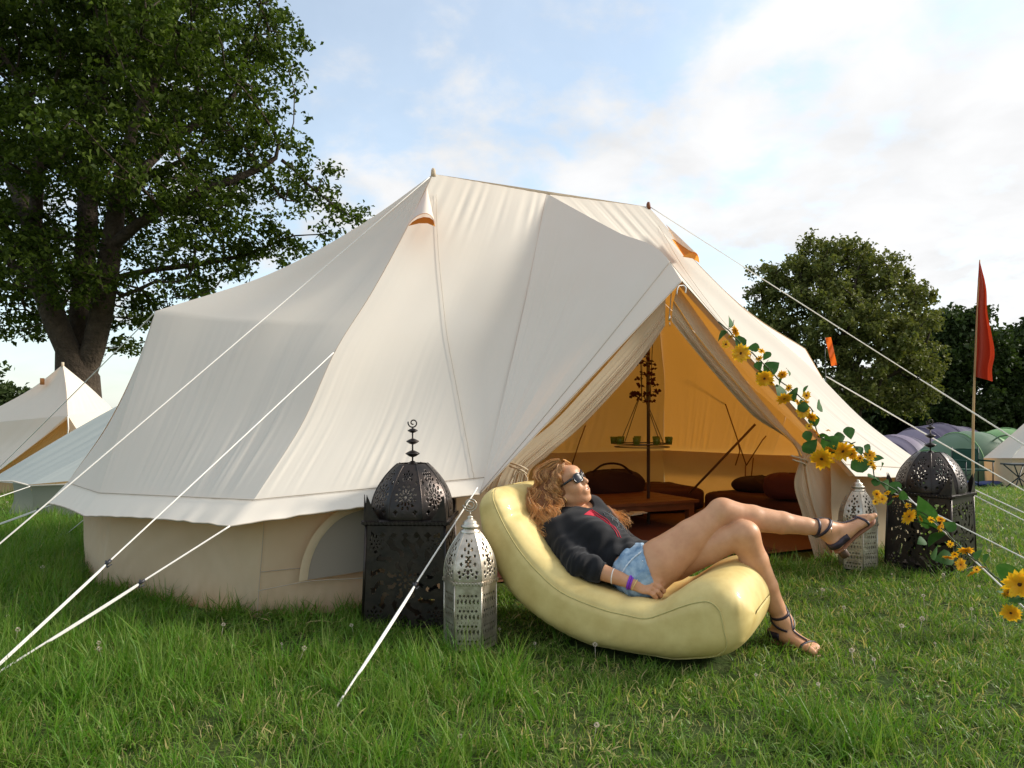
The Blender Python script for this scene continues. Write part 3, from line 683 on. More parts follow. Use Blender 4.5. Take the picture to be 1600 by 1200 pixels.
def silver_lantern(loc, ang, label, S=1.0, scroll=True):
    T = thing('silver_lantern', loc, label, 'lantern', 'small silver pierced lanterns')
    R = rotz(ang); loc = np.asarray(loc, float)
    X = lambda p: (np.asarray(p, float) * S) @ R.T + loc
    rb, H, DH = .122, .295, .222
    def hb(u, v):
        x = u * 20; y = v * 48; m = np.zeros_like(u, bool)
        cell = (np.floor(x / 3.0) + .5) * 3.0 + 1; cy = (np.floor(y / 5.5) + .5) * 5.5
        par = np.floor(y / 5.5) % 2
        m |= hole_diamond(x, y, cell, cy, 1.25, 1.6) & (par == 0)
        c2 = (np.floor((x + .5) / 3.0) + .5) * 3.0 - .5
        m |= hole_diamond(x, y, c2, cy - 1.2, 1.1, 1.4) & (par == 1)
        m |= hole_diamond(x, y, c2 + 1.5, cy + 1.4, .55, 1.6) & (par == 1)
        return m & (u > .10) & (u < .90) & (v > .05) & (v < .86)
    def pr(v): return rb * (1.0 - .72 * np.power(v, 2.1)) * (1 + .03 * np.sin(np.pi * v))
    def hd(u, v):
        x = (u - .5) * pr(v) / rb * 1.05; y = v * 1.75; m = np.zeros_like(u, bool)
        for (a, b, r) in ((-.30, .18, .045), (0, .18, .045), (.30, .18, .045), (-.33, .34, .05), (.33, .34, .05), (-.18, .28, .04), (.18, .28, .04), (0, .36, .06), (-.12, .42, .04), (.12, .42, .04),
                          (-.26, .62, .05), (.26, .62, .05), (-.24, .9, .045), (.24, .9, .045), (-.13, 1.12, .045), (.13, 1.12, .045), (0, 1.02, .05), (0, 1.26, .055), (-.10, 1.4, .035), (.10, 1.4, .035)):
            m |= ((x - a) ** 2 + ((y - b) * .8) ** 2) < r * r
        for s in (-1, 1):
            for yy in (.62, .80):
                d = np.hypot(x - s * .085, (y - yy) * .9); m |= (d > .045) & (d < .095) & ~((x * s > .11))
        return m & (u > .08) & (u < .92) & (v > .04) & (v < .95)
    for k in range(6):
        a0, a1 = k * math.pi / 3, (k + 1) * math.pi / 3
        A = np.array([math.cos(a0), math.sin(a0), 0]); B = np.array([math.cos(a1), math.sin(a1), 0])
        z = np.array([0, 0, 1.0])
        V, F = pierced_panel([A * rb, B * rb, B * rb * .985 + z * H, A * rb * .985 + z * H], 40, 96, hb)
        o = mk('side_panel', X(V), F, SILVM, T, smooth=False); solid(o, .0015)
        q = MB(); q.add(*tube([X(A * rb), X(A * rb * .985 + z * H)], .0030, 6)); q.build('corner_bar', SILVM, T)
        def prof(u, v):
            d = A[None, :2] * (1 - u)[:, None] + B[None, :2] * u[:, None]
            XY = d[:, None, :] * (pr(v)[None, :, None]) * (1 + .04 * np.sin(np.pi * u))[:, None, None]
            return np.concatenate([XY, np.repeat((H + .012 + DH * v)[None], len(u), 0)[..., None]], -1)
        V, F = pierced_panel(np.zeros((4, 3)), 40, 76, hd, prof); o = mk('dome_panel', X(V), F, SILVM, T); solid(o, .0015)
        v = np.linspace(0, 1, 16); P = np.stack([pr(v) * A[0], pr(v) * A[1], H + .012 + DH * v], -1)
        q = MB(); q.add(*tube(X(P), .0028, 6)); q.build('dome_rib', SILVM, T)
        q = MB()
        for j in range(9):
            c = (A * (1 - (j + .5) / 9) + B * (j + .5) / 9) * (rb + .006) + z * (H + .005)
            e = (B - A) / np.linalg.norm(B - A); n_ = np.cross(e, z); Rb = np.stack([e, n_, z], 1)
            V, F = box(c, (.009, .006, .014), Rb); q.add(X(V), F)
        tag(q.build('ledge_beading', SILVM, T, smooth=False), kind='stuff')
    V, F = lathe([(.06, H - .004), (rb + .002, H - .004), (rb + .006, H + .005), (rb + .002, H + .013), (.07, H + .013)], 6); mk('ledge', X(V), F, SILVM, T, smooth=False)
    z0 = H + .012 + DH
    V, F = lathe([(.046, z0 - .014), (.046, z0 - .004), (.034, z0), (.036, z0 + .006), (.044, z0 + .010), (.042, z0 + .018), (.031, z0 + .024), (.033, z0 + .030), (.026, z0 + .040), (.014, z0 + .046), (.012, z0 + .052), (.014, z0 + .056), (.007, z0 + .062), (.001, z0 + .064)], 20); mk('cap', X(V), F, SILVM, T)
    if scroll:
        q = MB(); Vs, Fs = spiral(np.zeros(3), .034, .0032, 2.3); Vs = Vs - Vs[np.argmin(Vs[:, 2])] + np.array([0, 0, z0 + .078]); q.add(X(Vs @ rotz(-ang).T), Fs); q.add(*tube([X((0, 0, z0 + .058)), X((0, 0, z0 + .081))], .003, 6)); q.build('finial_scroll', BLACKM if False else SILVM, T)
    return T
black_lantern((-.505, 3.47, 0), math.radians(-2), 'large black pierced metal lantern beside the small silver one, left of the tent door')
black_lantern((2.83, 4.62, 0), math.radians(38), 'large black pierced metal lantern on the lawn right of the door, partly behind sunflowers')
silver_lantern((-.186, 3.045, 0), math.radians(-2), 'small silver pierced lantern with spiral finial at the left end of the inflatable lounger', S=.965)
silver_lantern((2.34, 4.62, 0), math.radians(18), 'small silver pierced lantern behind the raised sandalled foot', scroll=False)

# ------------------------------------------------------------------ inflatable lounger
SO = np.array([-.155, 3.145, 0]); SU = np.array([.866, -.5, 0]); SW = np.array([.5, .866, 0])
def so_az(px, py, b):
    o = SO + SW * b; X = (px - 800) / F_PX; a = (X * o[1] - o[0]) / (SU[0] - X * SU[1]); p = o + SU * a
    return np.array([a, 1 - (py - 655) / F_PX * p[1]])
SF = [(790, 757), (806, 785), (824, 812), (845, 840), (873, 868), (905, 896), (950, 914), (1003, 928), (1032, 933), (1055, 921), (1080, 906), (1106, 897), (1132, 895), (1156, 900), (1174, 914)]
SB = [(745, 768), (744, 800), (749, 845), (763, 885), (790, 935), (830, 972), (885, 1006), (950, 1030), (1015, 1042), (1050, 1043), (1085, 1041), (1115, 1039), (1138, 1037), (1160, 1030), (1174, 1018)]
def build_sofa():
    T = thing('inflatable_lounger', SO, 'pale yellow inflatable lounger with a person lying on it, on the lawn before the tent', 'inflatable chair')
    n = 150; tt = np.linspace(0, 1, n); s = .35 * tt + .65 * (.5 - .5 * np.cos(np.pi * tt)); s[-8:] = 1 - (1 - s[-8]) * np.linspace(1, 0, 8) ** 2.2   # stations crowd towards the rounded ends
    def at_s(P): P = crv(P, 800); return np.stack([np.interp(s, np.linspace(0, 1, 800), P[:, c]) for c in (0, 1)], 1)
    Fp = at_s([so_az(*p, .11) for p in SF]); Bp = at_s([so_az(*p, .04) for p in SB])
    Bp[:, 1] = np.maximum(Bp[:, 1], 0.004)
    Wd = .72; m = 96; ph = np.linspace(0, 2 * np.pi, m, endpoint=False)
    def endr(s):                     # rounding towards both ends
        a = np.clip(s / .055, 0, 1); b = np.clip((1 - s) / .115, 0, 1)
        return np.sqrt(1 - (1 - a) ** 2) * (1 - (1 - b) ** 2.15) ** (1 / 2.15)
    E = endr(s)
    C = (Fp + Bp) / 2; Hh = (Fp - Bp) / 2
    T2 = np.gradient(C, axis=0) + 1e-9; T2 /= np.linalg.norm(T2, axis=1)[:, None]
    cp, sp = np.cos(ph), np.sin(ph); ex = .72
    cb = np.sign(cp) * np.abs(cp) ** ex; sv = np.sign(sp) * np.abs(sp) ** np.where(sp > 0, .50, .52)
    G = np.zeros((n, m, 3))
    for i in range(n):
        e = E[i]; w2 = Wd / 2 * (.62 + .38 * e); ee = max(e, .015)
        b = Wd / 2 + w2 * cb; v = sv * ee
        x = (b - Wd / 2) / w2
        dip = .42 * np.clip(v, 0, 1) * np.clip(1 - (x / .80) ** 2, 0, 1) ** 1.3 * math.sin(math.pi * min(1, s[i] * 1.02)) ** .5 * (0.6 if s[i] > .72 else 1.0)
        vv = v - dip
        P = C[i][None] + Hh[i][None] * vv[:, None]
        # ends bulge along the centreline
        G[i] = SO + SU * P[:, 0:1] + SW * b[:, None] + np.array([0, 0, 1.0]) * P[:, 1:2]
    # soft creases and slack
    N = np.cross(np.gradient(G, axis=0), np.roll(G, -1, 1) - np.roll(G, 1, 1)); N /= np.linalg.norm(N, axis=-1)[..., None] + 1e-9
    cen = G.mean(axis=1, keepdims=True); sgn = np.sign(((G - cen) * N).sum(-1).mean()); N *= sgn
    SS, PH = np.meshgrid(s, ph, indexing='ij')
    bulge = .010 * np.exp(-((SS - .86) / .1) ** 2)
    crease = -.010 * np.exp(-((SS - .585) / .022) ** 2) * np.clip(np.sin(PH), 0, 1) ** .5
    crease += -.012 * np.exp(-((SS - .115) / .018) ** 2) * np.clip(np.sin(PH), 0, 1)
    # valve-side puckers along both seams
    iu = m * 5 // 8 - m // 8 * 0   # near side: cos<0
    ps = [np.pi - .24, np.pi + .70, .24, -.70 + 2 * np.pi]
    h = bulge + crease
    for p0 in ps:
        d = np.abs(((PH - p0 + np.pi) % (2 * np.pi)) - np.pi)
        h += -.0045 * np.clip((.93 - SS) / .08, 0, 1) * np.exp(-(d / .045) ** 2) + .0022 * np.exp(-(d / .16) ** 2) * wave(SS, 40, 26, 8)
    G = G + N * h[..., None]
    V = list(G.reshape(-1, 3)); F = [tuple(f) for f in gridF(n, m)]
    F += [(i * m + m - 1, (i + 1) * m + m - 1, (i + 1) * m, i * m) for i in range(n - 1)]
    for row, rev in ((0, 1), (n - 1, 0)):
        c = len(V); V.append(G[row].mean(0) + (SU * T2[row][0] + np.array([0, 0, T2[row][1]])) * (-.006 if row == 0 else .001))
        for j in range(m):
            a, b = row * m + j, row * m + (j + 1) % m
            F.append((c, b, a) if rev else (c, a, b))
    gg = G; sc1 = wave(SS * 1.3 + PH * .16, 51, 3, 7) * wave(SS * .5 - PH * .35, 53, 3, 7); sc2 = np.clip((.16 - gg[..., 2]) / .16, 0, 1)
    scuff = np.clip(.55 * np.clip(sc1 * 2 - .25, 0, 1) ** 1.5 + .45 * sc2 * np.clip(.4 + wave(SS * 2 + PH * .3, 57, 4, 8), 0, 1), 0, .6).ravel()
    scuff = np.r_[scuff, np.zeros(len(V) - len(scuff))]
    mk('air_chamber', V, F, SOFA, T, attrs={'scuff': scuff})
    def on(si, pj):                  # point on the chamber at fractional station and angle
        i = int(min(n - 2, si)); f = si - i; x = (pj / (2 * np.pi) * m) % m; j = int(x); g = x - j; k = (j + 1) % m
        return (G[i, j] * (1 - g) + G[i, k] * g) * (1 - f) + (G[i + 1, j] * (1 - g) + G[i + 1, k] * g) * f + N[i, j] * .002
    for pu, pl in ((ps[0], ps[1]), (2 * np.pi + ps[2], ps[3])):
        # the side panel's outline: along the top edge, round the foot end, back along the bottom
        path = [on(np.interp(v, s, np.arange(n)), pu) for v in np.linspace(.015, .875, 90)]
        path += [on(np.interp(.875 + .060 * math.sin(a), s, np.arange(n)), pu + (pl - pu) * (1 - math.cos(a)) / 2) for a in np.linspace(0, np.pi, 40)[1:-1]]
        path += [on(np.interp(v, s, np.arange(n)), pl) for v in np.linspace(.875, .015, 90)]
        q = MB(); q.add(*tube(np.array(path), .0030, 6)); q.build('seam', mat('sofa_seam', (.56, .46, .18), .6), T)
    return G
SOFA_G = build_sofa()

# ------------------------------------------------------------------ inside the tent
def soft_box(c, size, ang=0, puff=.25, seed=0, n=14, ex=.45):
    """cushion / mattress: superellipsoid with sagging folds"""
    u = np.linspace(-np.pi / 2, np.pi / 2, n * 2); v = np.linspace(-np.pi, np.pi, n * 4, endpoint=False)
    U_, V_ = np.meshgrid(u, v, indexing='ij')
    f = lambda t, e: np.sign(t) * np.abs(t) ** e
    P = np.stack([f(np.cos(U_), ex) * f(np.cos(V_), ex), f(np.cos(U_), ex) * f(np.sin(V_), ex), f(np.sin(U_), ex * 1.4)], -1) * np.asarray(size) / 2
    P += .012 * np.stack([wave(V_ / 6.28, seed, 3), wave(V_ / 6.28 + U_ * .2, seed + 1, 3), wave(V_ / 6.28 + U_ * .1, seed + 2, 4)], -1)
    P = P.reshape(-1, 3) @ rotz(ang).T + np.asarray(c, float)
    a = np.arange(n * 2 * n * 4).reshape(n * 2, n * 4); a = np.hstack([a, a[:, :1]])
    F = np.stack([a[:-1, :-1], a[1:, :-1], a[1:, 1:], a[:-1, 1:]], -1).reshape(-1, 4)
    return P, F
TA = math.atan2(AX[1], AX[0])
def soft(name, c, size, ang, m, label, cat, seed, group=None, ex=.45):
    V, F = soft_box(c, size, ang, seed=seed, ex=ex); o = thing(name, c, label, cat, group); mk(name.split('_')[-1] + '_cover', V, F, m, o); return o
def inside():
    g = 'low brown mattresses round the inside of the tent'
    c = TL(-.35, -1.25, .14); soft('floor_mattress', c, (1.9, .8, .26), TA, CUSH, 'low brown mattress behind the reclining person at the back of the tent', 'mattress', 1, g, .3)
    c = TL(1.45, -.95, .15); soft('floor_mattress', c, (1.55, .8, .27), TA - .15, CUSH, 'low brown mattress behind the raised knee inside the tent', 'mattress', 2, g, .3)
    c = TL(2.35, .45, .14); soft('floor_mattress', c, (.8, 1.7, .25), TA, CUSH, 'low brown mattress beside the right curtain inside the tent', 'mattress', 3, g, .3)
    c = U(955, 757, 7.0); soft('duffel_bag', c, (.72, .36, .30), TA, mat('bag_dark', (.035, .010, .008), .9), 'dark stuffed bag lying on the mattress beside the woman\'s face', 'bag', 5, None, .6)
    q = MB(); q.add(*tube(crv([c + [-.22, -.1, .12], c + [-.1, -.12, .21], c + [.08, -.12, .21], c + [.2, -.1, .12]], 16), .012, 6)); q.build('bag_handle', mat('bag_dark', (.035, .010, .008), .9), bpy.data.objects['duffel_bag'])
    c = U(1192, 757, 7.0); soft('floor_cushion', c, (.62, .42, .17), TA, mat('cushion_dark', (.030, .010, .010), .95), 'dark flat cushion on the mattress right of the loose pole', 'cushion', 6, 'cushions inside the tent', .6)
    c = U(1232, 760, 6.2); soft('floor_cushion', c, (.30, .42, .24), TA + .5, mat('cushion_plum', (.10, .025, .018), .95), 'reddish cushion leaning beside the tied right curtain', 'cushion', 7, 'cushions inside the tent', .6)
    # low table round the pole
    P2 = TL(.80, -.15, 0); T = thing('low_table', P2, 'low dark wooden table around the tent pole, behind the woman', 'table')
    R = rotz(TA)
    def bx(c, s): V, F = box(np.array(c) @ R.T + P2, s, R); return V, F
    for i in range(5):
        q = MB(); q.add(*bx((0, -.34 + i * .17, .245), (1.25, .162, .025))); q.build('plank', WOODD, T, smooth=False)
    for sx in (-1, 1):
        for sy in (-1, 1): q = MB(); q.add(*bx((sx * .56, sy * .36, .115), (.06, .06, .23))); q.build('leg', WOODD, T, smooth=False)
    for sy in (-1, 1): q = MB(); q.add(*bx((0, sy * .38, .20), (1.06, .025, .06))); q.build('rail', WOODD, T, smooth=False)
    c = U(988, 803, 5.7); o = thing('magazine', c, 'small pale magazine lying open on the low table', 'magazine')
    q = MB(); V, F = box(c, (.14, .10, .008), rotz(TA + .3)); q.add(V, F); V, F = box(c + [.06, .05, .006], (.12, .09, .006), rotz(TA - .2)); q.add(V, F); q.build('pages', mat('paper', (.55, .48, .36), .8), o, smooth=False)
    # rug
    V = [TL(*p) for p in ((-1.2, 1.45, .02), (1.2, 1.45, .02), (1.2, -.7, .02), (-1.2, -.7, .02))]; o = mk('rug', V, [(0, 1, 2, 3)], RUG); tag(o, 'dark red woven rug on the floor just inside the door', 'rug')
    # candle ring chandelier round the pole
    c = TL(1.05 - .02, .10, 0) ; c = np.array([U(1003, 696, 6.25)[0], 6.25, U(1003, 693, 6.25)[2]])
    T = thing('chandelier', c, 'hanging ring of green candle glasses inside the tent', 'chandelier')
    an = np.linspace(0, 2 * np.pi, 49); Rr = .255
    q = MB(); q.add(*tube([c + [Rr * math.cos(a), Rr * math.sin(a), 0] for a in an], .006, 6, False)); q.build('ring', POLEM, T)
    q = MB(); q.add(*tube([c + [Rr * .97 * math.cos(a), Rr * .97 * math.sin(a), -.03] for a in an], .005, 6, False)); q.build('lower_ring', POLEM, T)
    G_ = mat('green_glass', (.16, .24, .05), .25, spec=.6, transl=((.5, .62, .12), .45))
    for k in range(9):
        a = k * 2 * np.pi / 9 + .15; p = c + [Rr * math.cos(a), Rr * math.sin(a), -.005]
        V, F = lathe([(.001, 0), (.026, 0), (.034, .065), (.031, .066), (.024, .006), (.001, .006)], 12, p); mk('candle_glass', V, F, G_, T)
    top = c + [0, 0, .43]
    for k in range(4):
        a = k * np.pi / 2 + .5; q = MB(); q.add(*tube([c + [Rr * math.cos(a), Rr * math.sin(a), 0], top + [.03 * math.cos(a), .03 * math.sin(a), 0]], .004, 5)); q.build('chain', POLEM, T)
    q = MB(); q.add(*tube([top, top + [0, 0, 1.2]], .003, 5)); q.build('hanging_cord', POLEM, T)
    # dark flower garland above it
    D_ = mat('petal_dark', (.055, .012, .012), .9, transl=((.3, .05, .03), .2)); r = np.random.default_rng(5)
    c2 = np.array(U(1008, 575, 6.15)); T = thing('hanging_garland', c2, 'dark dried flower garland hanging above the candle ring', 'garland')
    def blossom(p, s):
        V = []; F = []
        for k in range(6):
            a = k * 1.05 + r.random(); e = np.array([math.cos(a), math.sin(a) * .7, r.uniform(-.6, .6)]); w_ = np.cross(e, r.normal(size=3)); w_ /= np.linalg.norm(w_)
            b = len(V); V += [p, p + e * s * .6 + w_ * s * .42, p + e * s * 1.1, p + e * s * .6 - w_ * s * .42]; F.append((b, b + 1, b + 2, b + 3))
        return V, F
    for i in range(3):
        q = MB(); x = (-.05, .02, .075)[i]; q.add(*tube([c2 + [x, 0, .42], c2 + [x * .6, 0, -.30]], .004, 5)); q.build('strand', POLEM, T)
    for k in range(46):
        t = r.random() ** .75; z = .22 - .55 * t; rad = .05 + .07 * (1 - abs(t - .75) / .75)
        p = c2 + [r.uniform(-1, 1) * rad, r.uniform(-1, 1) * rad, z]
        V, F = blossom(p, r.uniform(.026, .042)); mk('blossom', V, F, D_, T, smooth=False)
inside()

# ------------------------------------------------------------------ sunflower garland along the door edge and down the rope
def garland_depth(px):
    if px < 1397: t = (px - 1065) / (1397 - 1065.0); return 1 / ((1 - t) / 4.28 + t / 4.40) - .05
    t = (px - 1397) / (1720 - 1397.0); return 1 / ((1 - t) / 4.42 + t / 2.61) - .03
def sunflowers():
    r = np.random.default_rng(11)
    T = thing('sunflower_garland', U(1125, 505, 4.25), 'artificial sunflower garland running down the door edge and the guy rope', 'garland')
    FL = [(1150, 517, 20, 1), (1134, 538, 15, 0), (1158, 552, 31, 0), (1190, 548, 13, 1), (1186, 560, 14, 0), (1194, 591, 31, 0), (1222, 585, 17, 0), (1225, 622, 28, 1), (1260, 618, 16, 0), (1257, 629, 15, 1), (1255, 643, 23, 0), (1268, 651, 20, 1), (1276, 675, 18, 0), (1294, 672, 9, 1),
          (1284, 716, 40, 1), (1316, 704, 38, 0), (1332, 709, 22, 1), (1359, 711, 19, 0), (1361, 724, 13, 1), (1370, 772, 15, 1), (1378, 780, 17, 0), (1368, 784, 12, 0), (1402, 774, 17, 0), (1419, 790, 11, 1), (1419, 806, 30, 1), (1439, 811, 15, 1), (1470, 821, 22, 0), (1470, 811, 15, 1), (1485, 850, 13, 1), (1509, 859, 25, 1), (1482, 870, 17, 1), (1500, 882, 23, 0), (1518, 895, 18, 1), (1534, 886, 13, 1), (1592, 912, 50, 1), (1579, 957, 31, 0)]
    FL += [(1142, 526, 12, 1), (1172, 556, 12, 1), (1206, 598, 13, 1), (1232, 606, 14, 0), (1246, 628, 12, 1), (1264, 666, 13, 1), (1298, 702, 20, 1), (1344, 716, 14, 1), (1366, 730, 11, 0), (1386, 770, 11, 1), (1432, 801, 13, 1), (1455, 812, 12, 1), (1492, 866, 14, 1), (1526, 890, 12, 0), (1574, 925, 22, 1)]
    for (px, py, s, side) in FL:
        d = garland_depth(px) - .02; c = U(px, py, d); R0 = s / 2 / F_PX * d * .98
        to = (np.array([0, 0, 1.0]) - c); to /= np.linalg.norm(to)
        down = np.array([0, 0, -1.0])
        n = to + r.normal(size=3) * .55 + (down * .9 + np.array([r.uniform(-.7, .7), 0, 0]) if side else down * .15); n /= np.linalg.norm(n)
        a = np.cross(n, [0, 0, 1.0]); a /= np.linalg.norm(a); b = np.cross(n, a)
        q = MB(); dry = []; np_ = 15 if s > 14 else 11
        for ringi in range(2 if s > 16 else 1):
            for k in range(np_):
                an = (k + .5 * ringi) * 2 * np.pi / np_ + r.normal() * .09; e = a * math.cos(an) + b * math.sin(an); w_ = np.cross(n, e)
                L_ = R0 * r.uniform(.88, 1.12) * (1 - .12 * ringi); wd = R0 * .19; cu = r.uniform(-.22, .18)
                t = [(.15, .35), (.5, 1.0), (.78, .72), (1.0, .04)]; V = []
                for (x, ww) in t:
                    up_ = n * (R0 * (.10 * ringi + cu * x * x + .1 * x)); p = c + e * L_ * x + up_
                    V += [p - w_ * wd * ww, p + n * R0 * .03, p + w_ * wd * ww]
                q.add(V, [(i * 3 + j, i * 3 + j + 1, i * 3 + j + 4, i * 3 + j + 3) for i in range(3) for j in range(2)]); dry += [1, 1, 1, .45, .45, .45, .1, .1, .1, 0, 0, 0]
        fl = mk('sunflower', np.concatenate(q.V), q.F, PETAL, T, attrs={'dry': np.array(dry) * r.uniform(.6, 1)})
        V, F = lathe([(.001, .12), (.12, .11), (.20, .07), (.24, 0), (.16, -.10), (.001, -.14)], 14); V = V * R0
        Vw = c + V[:, 0:1] * a + V[:, 1:2] * b + V[:, 2:3] * n; mk('flower_disc', Vw, F, DISC, fl)
    # leaves
    LV = [(1128, 524, 22), (1141, 503, 20), (1156, 534, 22), (1168, 545, 17), (1178, 543, 15), (1198, 556, 14), (1185, 572, 14), (1206, 574, 24), (1188, 584, 14), (1219, 596, 13), (1232, 581, 14), (1219, 612, 24), (1240, 617, 24), (1258, 609, 14), (1254, 634, 18), (1281, 633, 22), (1272, 658, 18), (1262, 682, 16), (1286, 681, 14), (1266, 697, 24), (1298, 693, 30), (1312, 684, 20), (1327, 676, 18), (1330, 695, 17), (1342, 703, 16), (1346, 726, 28), (1356, 702, 16), (1372, 716, 14), (1378, 728, 14), (1364, 745, 16), (1369, 752, 14), (1384, 757, 18), (1398, 762, 20), (1392, 783, 15),
          (1412, 775, 16), (1445, 800, 44), (1455, 822, 42), (1462, 841, 30), (1484, 822, 18), (1440, 846, 16), (1462, 861, 28), (1476, 872, 26), (1528, 866, 16), (1500, 858, 14), (1574, 897, 34), (1576, 934, 32), (1598, 936, 34), (1540, 872, 14)]
    for (px, py, s) in LV:
        d = garland_depth(px) + r.uniform(-.03, .02); c = U(px, py, d); R0 = s / 2 / F_PX * d * 1.15
        n = -np.array([0, 1.0, 0]) * r.uniform(.35, 1) + r.normal(size=3) * .55 + np.array([0, 0, .25]); n /= np.linalg.norm(n)
        e = np.array([r.uniform(-1, 1), r.uniform(-.3, .3), r.uniform(-1, .7)]); e -= n * (e @ n); e /= np.linalg.norm(e); w_ = np.cross(n, e)
        V = []
        for (x, ww) in ((-1, .12), (-.72, .62), (-.3, .86), (.15, .72), (.6, .42), (1.05, .02)):
            cup = n * R0 * (.16 * x * x)
            V += [c + e * R0 * x + w_ * R0 * ww + n * R0 * .16 * ww - cup, c + e * R0 * x - cup, c + e * R0 * x - w_ * R0 * ww + n * R0 * .16 * ww - cup]
        mk('leaf', V, [(i * 3 + j, i * 3 + j + 1, i * 3 + j + 4, i * 3 + j + 3) for i in range(5) for j in range(2)], VINE, T)
    ctl = [(1121, 503), (1138, 515), (1150, 530), (1168, 545), (1184, 560), (1200, 575), (1215, 592), (1234, 606), (1252, 622), (1268, 640), (1272, 662), (1284, 684), (1304, 690), (1322, 690), (1346, 706), (1362, 720), (1366, 745), (1386, 758), (1402, 768), (1412, 786), (1440, 800), (1466, 820), (1488, 842), (1508, 862), (1530, 880), (1556, 902), (1574, 918), (1590, 930), (1620, 958)]
    P = crv([U(x, y, garland_depth(x) - .01) for x, y in ctl], 160); P += .006 * np.stack([wave(np.linspace(0, 1, 160), 3 + i, 14) for i in range(3)], 1)
    q = MB(); q.add(*tube(P, .0038, 6)); q.build('vine_stem', STEM, T)
    for k in range(14):
        i = r.integers(4, 150); a = P[i]; b = a + np.array([r.uniform(-.05, .07), -.01, r.uniform(-.06, .07)])
        q = MB(); q.add(*tube(crv([a, (a + b) / 2 + r.normal(size=3) * .02, b], 8), .002, 5)); q.build('tendril', STEM, T)
sunflowers()
